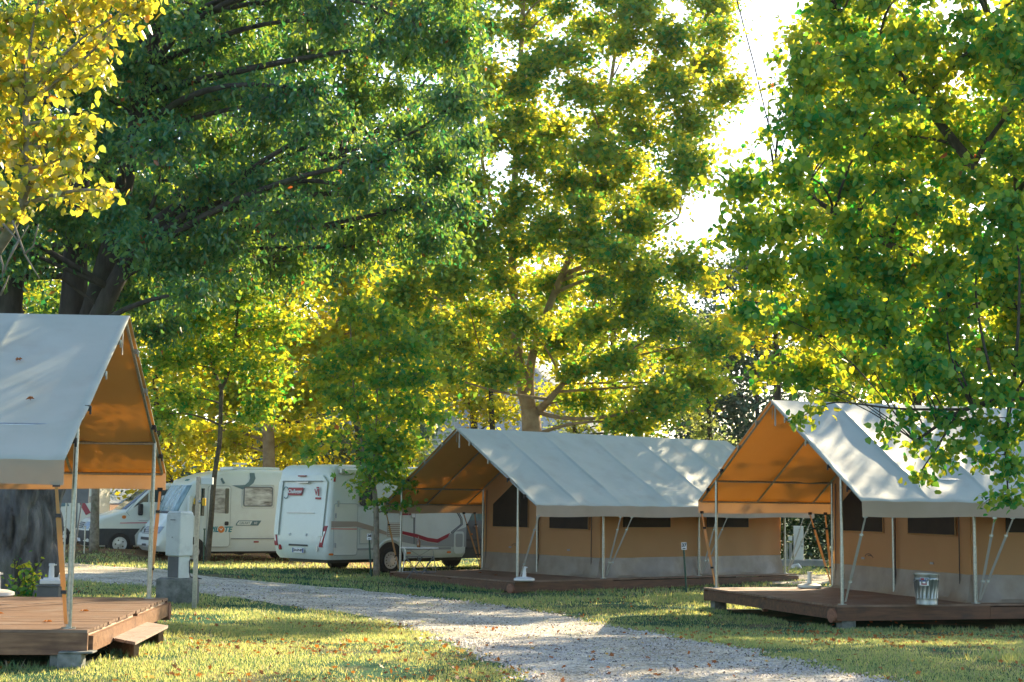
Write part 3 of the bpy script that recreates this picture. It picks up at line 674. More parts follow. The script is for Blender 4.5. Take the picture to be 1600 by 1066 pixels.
# ------------------------------------------------------------------ motorhomes
class Body:
    def __init__(s, st): s.st = st        # stations (z, xf, xr, hw, rf, rr)
    def at(s, z):
        st = s.st
        if z <= st[0][0]: return st[0]
        for a, b in zip(st[:-1], st[1:]):
            if z <= b[0]:
                f = (z-a[0])/(b[0]-a[0]); return tuple(p+(q-p)*f for p, q in zip(a, b))
        return st[-1]
    def ring(s, st, off=0):
        z, xf, xr, hw, rf, rr = st; xf += off; xr -= off; hw += off; pts = []
        for cx, cy, r, a0 in ((xf-rf, hw-rf, rf, 0), (xr+rr, hw-rr, rr, 90), (xr+rr, -hw+rr, rr, 180), (xf-rf, -hw+rf, rf, 270)):
            sy = 1
            for k in range(9):
                a = R(a0+(90*k/8)); ca, sa = math.cos(a), math.sin(a)
                if a0 == 0: pts.append((cx+r*math.cos(PI/2*k/8), cy+r*math.sin(PI/2*k/8), z))
                elif a0 == 90: pts.append((cx-r*math.sin(PI/2*k/8), cy+r*math.cos(PI/2*k/8), z))
                elif a0 == 180: pts.append((cx-r*math.cos(PI/2*k/8), cy-r*math.sin(PI/2*k/8), z))
                else: pts.append((cx+r*math.sin(PI/2*k/8), cy-r*math.cos(PI/2*k/8), z))
        return pts
    def build(s, name, m, root, sub=5):
        mb = MB(); rows = []
        zs = []
        for a, b in zip(s.st[:-1], s.st[1:]):
            k = max(1, int((b[0]-a[0])/.12)); zs += [a[0]+(b[0]-a[0])*i/k for i in range(k)]
        zs.append(s.st[-1][0])
        for z in zs: rows.append(s.ring(s.at(z)))
        n = len(rows[0]); vs = [p for r in rows for p in r]
        fs = [(i*n+j, i*n+(j+1) % n, (i+1)*n+(j+1) % n, (i+1)*n+j) for i in range(len(rows)-1) for j in range(n)]
        fs += [tuple(reversed(range(n))), tuple(range((len(rows)-1)*n, len(rows)*n))]
        mb.add(vs, fs); return mb.build(name, m, root, smooth=True, angle=35)
    def fx(s, y, z, end=1, off=0):
        _, xf, xr, hw, rf, rr = s.at(z); r = rf if end > 0 else rr; e = abs(y)-(hw-r)
        d = 0 if e <= 0 else r-math.sqrt(max(0, r*r-e*e)); return (xf-d+off) if end > 0 else (xr+d-off)
    def patch(s, name, m, root, z0, z1, ya, yb, end=1, off=.012, n=10, k=6, ya1=None, yb1=None):
        """curved panel on the nose (end=1) or tail (-1), from y=ya..yb at z0 to ya1..yb1 at z1"""
        ya1 = ya if ya1 is None else ya1; yb1 = yb if yb1 is None else yb1; vs = []
        for o_ in (off, off-.02):
            for j in range(k+1):
                z = z0+(z1-z0)*j/k; f = j/k; a = ya+(ya1-ya)*f; b = yb+(yb1-yb)*f
                for i in range(n+1):
                    y = a+(b-a)*i/n; vs.append((s.fx(y, z, end, o_), y, z))
        q = n+1; N = q*(k+1); fr = [(j*q+i, j*q+i+1, (j+1)*q+i+1, (j+1)*q+i) for j in range(k) for i in range(n)]
        fs = fr+[tuple(reversed([c+N for c in f])) for f in fr]
        bd = [i for i in range(q)]+[j*q+n for j in range(1, k+1)]+[k*q+i for i in range(n-1, -1, -1)]+[j*q for j in range(k-1, 0, -1)]
        fs += [(bd[i], bd[i]+N, bd[(i+1) % len(bd)]+N, bd[(i+1) % len(bd)]) for i in range(len(bd))]
        mb = MB(); mb.add(vs, fs); return mb.build(name, m, root, smooth=True)
def side_poly(name, m, root, poly, side, hw, off=.006, th=.012, bevel=0):
    mb = MB(); mb.prism(poly, lambda a, b, t: (a, side*(hw+t), b), off-th, off); return mb.build(name, m, root, bevel=bevel)
def rect(x0, x1, z0, z1, r=.0):
    if r <= 0: return [(x0, z0), (x1, z0), (x1, z1), (x0, z1)]
    o = []
    for cx, cz, a0 in ((x1-r, z0+r, -90), (x1-r, z1-r, 0), (x0+r, z1-r, 90), (x0+r, z0+r, 180)):
        for k in range(5): a = R(a0+k*22.5); o.append((cx+r*math.cos(a), cz+r*math.sin(a)))
    return o
def outline(name, m, root, poly, side, y, r=.008):
    mb = MB(); q = [(a, side*y, b) for a, b in poly]+[(poly[0][0], side*y, poly[0][1])]
    for a, b in zip(q[:-1], q[1:]): mb.tube([a, b], r, 5)
    return mb.build(name, M[m] if isinstance(m, str) else m, root)
def wheel(root, x, y, side, r=.335, style=0):
    W = empty('wheel', (x, y, r)); W.parent = root
    pr = [(r*.62, -.10), (r*.80, -.11), (r*.97, -.10), (r, -.07), (r, .07), (r*.97, .10), (r*.80, .11), (r*.62, .10)]
    MB().lathe(pr, n=32, axis='Y').build('tyre', M['tyre'], W, smooth=True)
    s = side; o = MB()
    o.lathe([(r*.64, s*.090), (r*.64, s*.125), (r*.58, s*.125), (r*.54, s*.106), (r*.2, s*.110), (r*.17, s*.125), (.01, s*.127)], n=28, axis='Y')
    rim = o.build('rim', M['rim'], W, smooth=True); h = MB(); nsp = 5 if style == 0 else 12
    for k in range(nsp):
        a = 2*PI*k/nsp; c, s_ = math.cos(a), math.sin(a)
        h.lathe([(r*.075, s*.104), (r*.07, s*.1135)] if style == 0 else [(r*.05, s*.104), (r*.045, s*.1135)], (r*(.36 if style == 0 else .45)*c, 0, r*(.36 if style == 0 else .45)*s_), 8, axis='Y')
    h.build('rim_holes', M['black'], rim); return W
def arch(root, x, side, hw, r=.43, m='black'):
    poly = [(x+r*math.cos(a), .335+r*math.sin(a)) for a in np.linspace(-.35, PI+.35, 20)]
    side_poly('wheel_arch', M[m], root, poly, side, hw, .004)
# -- A-class motorhome with silver screen cover
fw = P(298, 876, 44.6); TH = R(30); hd = PI+TH
L = 6.6
vc = Vector((math.cos(hd), math.sin(hd), 0)); vl = Vector((-math.sin(hd), math.cos(hd), 0))
pos = Vector((fw.x, fw.y, 0))-vc*2.25-vl*1.0; pos.z = -.16
va = empty('motorhome', pos, hd, 'white integrated motorhome with orange and teal lettering on its door, nose towards the grey cabinet', 'motorhome')
bA = Body([(.34, 3.18, -3.3, 1.02, .30, .1), (.50, 3.34, -3.3, 1.06, .34, .12), (.80, 3.32, -3.3, 1.08, .40, .12), (.98, 3.20, -3.3, 1.08, .42, .12), (1.22, 3.02, -3.3, 1.09, .44, .12), (1.44, 2.80, -3.3, 1.10, .40, .12), (1.60, 2.72, -3.3, 1.10, .36, .12),
           (2.28, 2.36, -3.3, 1.10, .34, .12), (2.50, 2.05, -3.3, 1.09, .36, .14), (2.64, 1.65, -3.28, 1.07, .4, .16), (2.72, 1.25, -3.22, 1.03, .4, .2), (2.76, .8, -3.1, .95, .4, .2)])
bA.build('body', M['vanwhite'], va)
ws = bA.patch('windscreen', M['screen'], va, 1.50, 2.27, -.98, .98, 1, .012, 14, 6)
bA.patch('windscreen_seal', M['black'], ws, 1.44, 1.50, -1.0, 1.0, 1, .014, 14, 1)
g = bA.patch('grille', M['vanseam'], va, .84, 1.05, -.42, .42, 1, .010, 8, 3)
for k in range(4): bA.patch('grille_bar', M['rim'], g, .86+.05*k, .885+.05*k, -.40, .40, 1, .022, 8, 1)
MB().tube([(3.33, 0, .99), (3.35, .06, .95), (3.36, 0, .88), (3.35, -.06, .95), (3.33, 0, .99)], .012, 6).build('emblem', M['darkgrey'], g)
bA.patch('lower_intake', M['bumper'], va, .66, .74, -.42, .42, 1, .008, 8, 1)
npz = bA.patch('number_plate', M['white'], va, .46, .57, -.26, .26, 1, .012, 6, 1)
text('AB 614 KN', .10, 'black', npz, Matrix.Translation((3.36, 0, .515)) @ Matrix.Rotation(PI/2, 4, 'Z') @ Matrix.Rotation(PI/2, 4, 'X'), sx=.85)
for sg in (-1, 1):
    h = bA.patch('headlight', M['galv'], va, .86, 1.06, sg*.55, sg*.93, 1, .012, 6, 3)
    bA.patch('lens', M['glass'], h, .89, 1.03, sg*.60, sg*.76, 1, .02, 5, 3)
    bA.patch('side_glass', M['glass'], va, 1.50, 2.02, sg*1.02, sg*1.055, 1, .005, 3, 5) if False else None
    MB().box((2.42, sg*1.26, 1.72), (.10, .20, .48)).tube([(2.32, sg*1.08, 1.95), (2.42, sg*1.24, 1.93)], .03, 6).build('mirror', M['vanwhite'], va, bevel=.03)
side_poly('cab_window', M['glass'], va, [(1.93, 1.38), (2.32, 1.38), (2.32, 1.55), (2.16, 2.18), (1.93, 2.18)], 1, 1.10, .008)
side_poly('cab_window_bar', M['vanwhite'], va, [(2.04, 1.38), (2.09, 1.38), (2.09, 2.18), (2.04, 2.18)], 1, 1.10, .02)
dA = side_poly('door', M['vanwhite'], va, rect(1.13, 1.83, .48, 2.26, .08), 1, 1.10, .012)
outline('door_seal', 'vanseam', dA, rect(1.13, 1.83, .48, 2.26, .08), 1, 1.108, .007)
side_poly('door_window', M['winint'], dA, rect(1.20, 1.77, 1.46, 2.18, .03), 1, 1.115, .008)
side_poly('window_edge', M['glass'], dA, rect(1.19, 1.31, 1.45, 2.19, .03), 1, 1.117, .010)
side_poly('handle', M['black'], dA, rect(1.18, 1.30, 1.10, 1.22, .03), 1, 1.115, .02)
wA = side_poly('side_window', M['winint'], va, rect(-.17, .72, 1.68, 2.24, .05), 1, 1.10, .02)
outline('window_frame', 'vanseam', wA, rect(-.17, .72, 1.68, 2.24, .05), 1, 1.118, .018)
outline('outer_frame', 'rim', wA, rect(-.23, .78, 1.62, 2.30, .06), 1, 1.106, .010)
def MS(x, z, y, side=1):   # matrix for text lying on a side wall
    if side > 0: return Matrix.Translation((x, y, z)) @ Matrix.Rotation(PI, 4, 'Z') @ Matrix.Rotation(PI/2, 4, 'X')
    return Matrix.Translation((x, -y, z)) @ Matrix.Rotation(PI/2, 4, 'X')
text('PIL', .22, 'teal', va, MS(1.62, .98, 1.118), shear=.25, bold=.006); text('TE', .22, 'teal', va, MS(1.20, .98, 1.118), shear=.25, bold=.006)
side_poly('round_emblem', M['orange'], va, [(1.395+.10*math.cos(a), .985+.10*math.sin(a)) for a in np.linspace(0, 2*PI, 18)[:-1]], 1, 1.112, .008)
side_poly('emblem_tick', M['white'], va, [(1.47, 1.03), (1.40, .95), (1.33, 1.04), (1.40, .99)], 1, 1.122, .006)
side_poly('name_badge', M['tealg'], va, [(.95, 1.10), (.25, 1.10), (.15, 1.25), (.86, 1.25), (.93, 1.17)], 1, 1.10, .008)
side_poly('badge_field', M['vanwhite'], va, [(.91, 1.12), (.50, 1.12), (.44, 1.23), (.84, 1.23), (.90, 1.17)], 1, 1.10, .012)
text('GALAXY', .10, 'tealg', va, MS(.68, 1.175, 1.116), shear=.2, sx=.85); text('60', .10, 'white', va, MS(.34, 1.175, 1.112), shear=.2)
ar = [(-.62-.52*math.sin(a)+.0, 2.56-.42*(1-math.cos(a))) for a in np.linspace(0, 1.5, 10)]
out_ = [(-.95+.10*math.cos(a)*1+(-.0), 0) for a in (0,)]
sw = [(.42, 2.66), (.38, 2.50), (.44, 2.36), (.58, 2.25), (.78, 2.17), (1.10, 2.13+.15), (.85, 2.24+.05), (.70, 2.30), (.58, 2.40), (.54, 2.50), (.55, 2.66)]
side_poly('swoosh_decal', M['tealg'], va, sw, 1, 1.06, .06, .1)
side_poly('swoosh_tip', M['tealg'], va, [(1.32, 2.34), (1.42, 2.50), (1.46, 2.46), (1.38, 2.32)], 1, 1.08, .05, .06)
text('PILOTE', .10, 'teal', va, Matrix.Translation((1.62, 0, 2.50)) @ Matrix.Rotation(PI/2, 4, 'Z') @ Matrix.Rotation(R(38), 4, 'X') if False else Matrix.Translation((2.16, .15, 2.425)) @ Matrix.Rotation(PI/2, 4, 'Z') @ Matrix.Rotation(R(40), 4, 'X'), extr=.012)
side_poly('skirt_line', M['vanseam'], va, rect(-3.2, 1.08, .70, .725), 1, 1.09, .014, .03)
side_poly('side_lamp', M['red'], va, rect(.22, .36, .60, .64), 1, 1.09, .02, .04)
bA.patch('roof_rail', M['vanwhite'], va, 2.3, 2.36, 0, .01, -1, .01, 1, 1)
MB().box((.2, .1, 2.80), (1.5, 1.2, .10)).build('roof_hatch', M['vanwhite'], va, bevel=.04)
MB().tube([(.7, .6, 2.72), (.7, .6, 2.92)], .03, 8).box((.7, .6, 2.94), (.42, .10, .05)).build('aerial', M['whiteplastic'], va)
MB().box((-.6, 0, .34), (4.2, 1.5, .14)).box((-1.0, .6, .26), (.7, .3, .10)).build('chassis', M['bumper'], va)
for x in (2.25, -1.25):
    for sg in (-1, 1):
        wheel(va, x, sg*1.0, sg); 
    arch(va, x, 1, 1.085); arch(va, x, -1, 1.085)
# -- coachbuilt motorhome, tail towards the camera
rc = P(510, 880, 38.5); PHI = R(45); pos = Vector((rc.x, rc.y, 0))
hx = Vector((math.cos(PHI), math.sin(PHI), 0)); hl = Vector((-math.sin(PHI), math.cos(PHI), 0))
HW = 1.13; pos = pos+hl*HW-hx*0; pos.z = -.17
vb = empty('motorhome', pos, PHI, 'white motorhome with its back end to the camera, red badge and dark grey cab', 'motorhome')
bB = Body([(.38, 4.8, .10, 1.06, .1, .16), (.50, 4.85, .02, 1.12, .1, .16), (.75, 4.85, -.04, HW, .08, .15), (1.2, 4.85, -.01, HW, .08, .14), (1.6, 5.1, .03, HW, .08, .14), (2.1, 5.9, .08, HW, .1, .14), (2.45, 5.9, .12, HW, .14, .14), (2.66, 5.7, .15, HW-.02, .2, .15), (2.76, 5.5, .22, HW-.08, .2, .18), (2.80, 5.3, .32, HW-.18, .2, .2)])
bB.build('body', M['vanwhite'], vb)
# tail panel
tp = bB.patch('tail_panel', M['vanwhite'], vb, .92, 2.36, -.80, .80, -1, .006, 8, 8, -.84, .84)
for s_ in (-1, 1):
    bB.patch('corner_shoulder', M['vanwhite'], vb, .98, 2.36, s_*.84, s_*1.02, -1, .055, 5, 10, s_*.86, s_*1.02)
bB.patch('brow', M['vanwhite'], vb, 2.37, 2.52, -1.0, 1.0, -1, .065, 12, 3, -.80, .80)
MB().box((.06, 0, 2.37), (.05, 1.66, .015)).build('brow_seam', M['vanseam'], vb)
MB().box((.015, -.05, 2.335), (.06, .52, .035)).build('grab_rail', M['rim'], vb); MB().box((.03, .0, 2.50), (.06, .30, .03)).build('brake_light', M['redd'], vb)
MB().box((.0, .0, 1.555), (.02, 1.15, .02)).build('panel_seam', M['rim'], tp); MB().box((-.012, 0, .925), (.015, 1.3, .014)).build('panel_seam', M['rim'], tp)
for a in (-.35, .35): MB().lathe([(.04, 0), (.04, .02)], (-.035, a, 1.0), 10, axis='Y').build('cap', M['rim'], tp)
MR = lambda y, z, x: Matrix.Translation((x, y, z)) @ Matrix.Rotation(-PI/2, 4, 'Z') @ Matrix.Rotation(PI/2, 4, 'X')
bd = MB().prism([(.60, 2.00), (.02, 2.00), (-.05, 2.20), (.56, 2.20)], lambda a, b, t: (.045+t-.02, a, b), 0, .02).build('badge', M['redd'], vb)
text('Challenger', .135, 'white', bd, MR(.28, 2.10, .020), shear=.2, bold=.003)
mb = MB(); mb.tube([(.03, .68+.12*math.cos(a), 2.07+.15*math.sin(a)) for a in np.linspace(.4, 5.4, 14)], .012, 5); mb.build('ring_mark', M['tealg'], vb)
text('V', .22, 'redd', vb, MR(-.60, 2.08, .03), bold=.006); MB().box((.03, -.70, 2.08), (.02, .03, .18)).box((.03, -.66, 2.20), (.02, .08, .04)).box((.025, -.70, 1.93), (.02, .22, .05)).build('red_mark', M['redd'], vb)
for s_ in (-1, 1):
    lt = bB.patch('tail_light', M['redd'], vb, .70, 1.24, s_*.86, s_*1.00, -1, .02, 4, 8, s_*1.03, s_*1.10)
    bB.patch('clear_lens', M['rim'], lt, .82, 1.10, s_*.935, s_*.985, -1, .028, 3, 6, s_*1.025, s_*1.07)
    MB().lathe([(.05, -.03), (.045, -.045)], (0, 0, 0), 14, axis='Z').build('x', M['red'], vb) if False else None
    m_ = MB(); vs = [(-.055, s_*.78+.045*math.cos(a), .66+.07*math.sin(a)) for a in np.linspace(0, 2*PI, 15)[:-1]]; m_.add(vs+[(p[0]+.06, p[1], p[2]) for p in vs], [tuple(range(14)), tuple(reversed(range(14, 28)))]+[(i, i+14, (i+1) % 14+14, (i+1) % 14) for i in range(14)])
    m_.build('fog_lamp', M['red' if s_ > 0 else 'rim'], vb)
pr_ = MB().box((-.035, 0, .73), (.04, .78, .045)).build('plate_recess', M['bumper'], vb)
pt_ = MB().box((-.048, -.02, .60), (.03, .46, .12)).build('number_plate', M['white'], vb)
for a in (.19, -.23): MB().box((-.0645, a-.0, .60), (.006, .045, .115)).build('plate_band', M['blue'], pt_)
text('CD-576-BT', .085, 'black', pt_, MR(-.02, .60, -.067), bold=.002)
MB().box((.20, HW*-1+.004, 2.42), (.05, .03, .13)).build('marker_lamp', M['red'], vb)
# right-hand side (local -Y)
S = -1
gd = side_poly('garage_door', M['vancream'], vb, rect(.20, .97, .50, 1.80, .06), S, HW, .008); outline('door_seal', 'vangrey', gd, rect(.20, .97, .50, 1.80, .06), S, HW+.008, .007)
MB().box((.32, -HW-.02, 1.80), (.05, .03, .16)).build('catch', M['rim'], gd); 
for z in (1.5, .75): MB().box((.25, -HW-.02, z), (.05, .02, .12)).build('hinge', M['rim'], gd)
side_poly('taupe_band', M['tan'], vb, [(.12, 1.20), (.12, 1.36), (.95, 1.35), (1.5, 1.22), (1.95, 1.08), (1.95, 1.0), (1.5, 1.10), (.95, 1.22)], S, HW, .016)
side_poly('coral_stripe', M['coral'], vb, [(.12, 1.155), (.12, 1.18), (.95, 1.17), (.95, 1.145)], S, HW, .016)
side_poly('service_hatch', M['vancream'], vb, rect(1.08, 1.42, .80, 1.14, .02), S, HW, .010); outline('hatch_seal', 'vangrey', vb, rect(1.05, 1.45, .78, 1.16, .02), S, HW+.008, .006)
vt = side_poly('fridge_vent', M['tan'], vb, rect(1.98, 2.48, .96, 1.32), S, HW, .012)
for k in range(7): MB().box((2.23, -HW-.016, .985+k*.052), (.48, .012, .02)).build('vent_slat', M['vancream'], vt)
wi = side_poly('side_window', M['glass'], vb, rect(1.04, 1.42, 1.78, 2.38, .06), S, HW, .02); outline('window_frame', 'black', wi, rect(1.04, 1.42, 1.78, 2.38, .06), S, HW+.02, .03)
MB().box((2.5, -HW-.06, 2.62), (4.4, .13, .13)).build('awning_box', M['vancream'], vb, bevel=.03)
MB().box((.38, -HW-.065, 2.63), (.16, .15, .15)).build('awning_end', M['rim'], vb, bevel=.03)
side_poly('badge', M['redd'], vb, [(2.40, 1.52), (2.80, 1.52), (2.84, 1.66), (2.44, 1.66)], S, HW, .014); text('Challenger', .10, 'white', vb, MS(2.62, 1.59, HW+.018, -1), shear=.2, sx=.75)
side_poly('body_door_gap', M['vanseam'], vb, rect(2.89, 2.94, .76, 2.3), S, HW, .012); MB().box((2.84, -HW-.03, 1.55), (.12, .05, .2)).build('outside_lamp', M['whiteplastic'], vb, bevel=.02)
side_poly('red_wave', M['redd'], vb, [(2.5, 1.02), (3.0, .92), (3.4, .82), (3.75, .78), (4.12, .92), (4.2, 1.04), (3.75, .88), (3.4, .92), (3.0, 1.02), (2.5, 1.10)], S, HW, .016)
side_poly('grey_wave', M['vangrey'], vb, [(2.5, .82), (3.1, .72), (3.8, .68), (4.82, .66), (4.82, 1.20), (4.5, 1.12), (4.2, 1.0), (3.75, .76), (3.4, .80), (3.0, .90), (2.5, 1.0)], S, HW, .008)
outline('front_edge', 'vanseam', vb, [(4.25, 1.06), (4.62, 1.28), (4.60, 1.42), (4.22, 1.9), (4.27, 1.9), (4.65, 1.44), (4.67, 1.27), (4.3, 1.04)], S, HW+.006, .014)
side_poly('sill_trim', M['vangrey'], vb, rect(1.0, 1.62, .62, .67), S, HW-.005, .016, .03); side_poly('sill_trim', M['vangrey'], vb, rect(2.62, 4.25, .60, .66), S, HW-.005, .016, .03)
sh_ = side_poly('front_hatch', M['vanwhite'], vb, rect(4.36, 4.72, .48, 1.08, .07), S, HW, .020); side_poly('hatch_face', M['vangrey'], sh_, rect(4.41, 4.67, .66, 1.02, .05), S, HW, .026)
for x in (.08, 2.68, 4.12): side_poly('side_lamp', M['orange'], vb, rect(x, x+.13, .50, .55, .02), S, HW-.01, .02, .03)
wheel(vb, 2.1, -1.05, -1, .345, 1); wheel(vb, 2.1, 1.03, 1, .345, 1)
for x_ in (6.2,): wheel(vb, x_, -.95, -1, .345, 1); wheel(vb, x_, .95, 1, .345, 1)
poly = [(2.1+.46*math.cos(a), .36+.46*math.sin(a)) for a in np.linspace(-.1, PI+.1, 20)]; side_poly('wheel_arch', M['black'], vb, poly, S, HW, .005)
mb = MB(); mb.tube([(2.1+.50*math.cos(a), -HW-.01, .38+.50*math.sin(a)) for a in np.linspace(-.05, PI+.05, 18)], .035, 8); mb.build('arch_trim', M['vanwhite'], vb, smooth=True)
MB().box((2.6, 0, .36), (4.6, 1.6, .14)).box((4.4, .2, .28), (.6, .8, .08)).build('chassis', M['bumper'], vb)
bC = Body([(.34, 7.35, 4.75, .96, .3, .1), (.6, 7.45, 4.75, 1.0, .35, .1), (1.0, 7.40, 4.75, 1.0, .4, .1), (1.25, 7.0, 4.75, .98, .4, .1), (1.40, 6.75, 4.75, .95, .4, .1), (2.10, 6.05, 4.75, .86, .3, .1), (2.2, 5.8, 4.75, .8, .3, .1)])
cab_ = bC.build('cab', M['vandark'], vb)
side_poly('cab_window', M['screen'], vb, [(4.98, 1.42), (5.2, 1.34), (6.55, 1.34), (6.35, 1.62), (5.98, 2.02), (4.98, 2.02)], S, .935, .02, .06)
for z in (.62, .84): MB().box((5.75, -1.005, z), (1.8, .03, .06)).build('cab_moulding', M['bumper'], cab_)
MB().box((5.30, -1.01, 1.22), (.13, .03, .05)).build('handle', M['rim'], cab_); MB().box((5.15, -1.01, 1.0), (.04, .02, .04)).build('side_repeater', M['orange'], cab_)
bC.patch('windscreen', M['glass'], vb, 1.42, 2.05, -.8, .8, 1, .01, 8, 4)
MB().box((6.35, -1.15, 1.45), (.10, .22, .30)).build('mirror', M['black'], cab_, bevel=.03)
# -- semi-integrated van, side on
wv_ = P(185.5, 862, 46.3); H3 = PI+R(24); c3 = Vector((math.cos(H3), math.sin(H3), 0)); l3 = Vector((-math.sin(H3), math.cos(H3), 0))
pos = Vector((wv_.x, wv_.y, 0))-c3*2.1-l3*.93; pos.z = G(pos.x, pos.y)
vd = empty('motorhome', pos, H3, 'white van-fronted motorhome with a pink stripe and black bumper behind the speckled trunk', 'motorhome')
bD = Body([(.26, 3.00, -2.9, .93, .3, .1), (.42, 3.14, -2.9, .97, .34, .1), (.78, 3.14, -2.9, .98, .38, .1), (.95, 3.06, -2.9, .98, .40, .1), (1.08, 2.92, -2.9, .98, .42, .1), (1.30, 2.22, -2.9, .96, .40, .1), (1.36, 2.05, -2.9, .95, .38, .1), (2.05, 1.22, -2.9, .88, .28, .1), (2.14, 1.0, -2.9, .84, .3, .1), (2.2, .8, -2.8, .75, .3, .1)])
bD.build('body', M['vancream'], vd)
MB().box((-1.4, 0, 2.05), (3.2, 1.9, .6)).build('coachwork', M['vancream'], vd, bevel=.15)
bD.patch('bumper', M['bumper'], vd, .28, .74, -.93, .93, 1, .02, 14, 4)
bD.patch('windscreen', M['glass'], vd, 1.38, 2.03, -.84, .84, 1, .012, 12, 5, -.76, .76)
bD.patch('windscreen_frame', M['black'], vd, 2.00, 2.10, -.8, .8, 1, .016, 12, 1)
g3 = bD.patch('grille', M['bumper'], vd, .80, .98, -.40, .40, 1, .012, 8, 2)
for k in range(3): bD.patch('grille_bar', M['rim'], g3, .82+.055*k, .845+.055*k, -.39, .39, 1, .02, 8, 1)
for sg in (-1, 1): bD.patch('headlight', M['galv'], vd, .78, 1.0, sg*.50, sg*.88, 1, .014, 6, 3)
bD.patch('number_plate', M['white'], vd, .40, .50, -.25, .25, 1, .03, 4, 1)
w3 = side_poly('cab_window', M['glass'], vd, [(.62, 1.36), (1.02, 1.36), (1.28, 1.30), (1.80, 1.30), (1.66, 1.50), (1.22, 1.95), (1.10, 2.0), (.62, 2.0)], 1, .905, .02, .07)
side_poly('window_bar', M['vancream'], w3, [(1.22, 1.28), (1.27, 1.28), (1.27, 1.98), (1.22, 1.98)], 1, .91, .024, .05)
outline('door_gap', 'vanseam', vd, [(.55, .42), (1.60, .42), (1.66, 1.0), (1.92, 1.30), (1.30, 2.06), (.55, 2.08)], 1, .965, .006)
side_poly('lower_cladding', M['bumper'], vd, [(1.62, .30), (3.0, .30), (3.0, .80), (1.5, .80), (1.65, .6)], 1, .965, .018, .05)
side_poly('pink_line', M['pink'], vd, [(.72, 1.005), (2.10, .98), (2.10, .955), (.72, .975)], 1, .975, .014, .03)
side_poly('grey_line', M['vangrey'], vd, rect(.62, 1.55, 1.035, 1.05), 1, .975, .014, .03); side_poly('indicator', M['orange'], vd, rect(1.93, 2.05, 1.10, 1.20, .04), 1, .965, .03, .04)
MB().box((1.52, 1.08, 1.38), (.14, .16, .36)).tube([(1.55, .93, 1.3), (1.52, 1.06, 1.35)], .03, 6).build('mirror', M['black'], vd, bevel=.04)
wheel(vd, 2.1, .92, 1, .335); wheel(vd, 2.1, -.92, -1, .335); arch(vd, 2.1, 1, .972, .42); wheel(vd, -1.6, .92, 1, .335); wheel(vd, -1.6, -.92, -1, .335)
MB().box((-.4, 0, .32), (4.8, 1.5, .12)).build('chassis', M['bumper'], vd)
# -- farthest-left motorhome, only part of its flank shows
w4 = P(95.5, 853, 49); pos = Vector((w4.x, w4.y+.9, CZ+ray(95.5, 854.5).z*49))
ve = empty('motorhome', pos+Vector((1.5, 0, 0))*0, PI, 'white motorhome at the far left behind the tent posts with a grey awning over it', 'motorhome')
bE = Body([(.30, 3.6, -1.0, 1.02, .2, .1), (.5, 3.7, -1.02, 1.05, .2, .1), (2.2, 3.3, -1.0, 1.08, .2, .1), (2.6, 3.0, -.9, 1.05, .2, .15), (2.7, 2.8, -.8, .95, .2, .2)])
bE.build('body', M['vancream'], ve)
wheel(ve, 0, .98, 1, .335); wheel(ve, 0, -.98, -1, .335); wheel(ve, 3.0, .98, 1, .335); wheel(ve, 3.0, -.98, -1, .335); arch(ve, 0, 1, 1.045, .42)
side_poly('beige_band', M['tan'], ve, rect(-.95, 1.2, 1.42, 1.62), 1, 1.06, .02, .04)
side_poly('blue_mark', M['tealg'], ve, [(.25, 1.36), (.62, 1.34), (.55, 1.42), (.3, 1.43)], 1, 1.06, .02, .04); side_poly('blue_mark', M['tealg'], ve, [(-.25, 1.30), (.05, 1.28), (0, 1.40), (-.2, 1.41)], 1, 1.06, .02, .04)
side_poly('tail_light', M['redd'], ve, [(-.62, 1.86), (-.70, 1.5), (-.95, 1.1), (-.80, 1.02), (-.60, 1.35), (-.50, 1.84)], 1, 1.05, .03, .06)
side_poly('corner_seam', M['vanseam'], ve, rect(-.52, -.47, .6, 2.2), 1, 1.06, .018, .04)
MB().box((1.0, 0, .30), (4.0, 1.5, .1)).build('chassis', M['bumper'], ve)
# grey awning with its pole, in front of that motorhome
aw = empty('awning', Vector((ray(100, 875).x*36, 36, G(ray(100, 875).x*36, 36))), 0, 'grey awning edge with a thin pole and strap seen under the left tent', 'awning')
za = CZ+ray(100, 786).z*36-aw.location.z; zb_ = CZ+ray(100, 765).z*36-aw.location.z
MB().box((-.35, 0, (za+zb_)/2+.05), (1.75, .03, zb_-za+.1)).build('valance', M['darkgrey'], aw); MB().add([(-1.2, 0, zb_+.1), (.52, 0, zb_+.1), (.52, 3, zb_+1.0), (-1.2, 3, zb_+1.0), (-1.2, 0, zb_+.08), (.52, 0, zb_+.08), (.52, 3, zb_+.98), (-1.2, 3, zb_+.98)], [(0, 1, 2, 3), (7, 6, 5, 4), (0, 4, 5, 1), (1, 5, 6, 2), (2, 6, 7, 3), (3, 7, 4, 0)]).build('cover', M['canvas_out'], aw)
MB().tube([(0, 0, 0), (0, 0, za)], .025, 8).build('pole', M['galv'], aw); MB().tube([(.36, 0, za+.03), (.20, 0, .1)], .018, 6).build('strap', M['darkgrey'], aw)

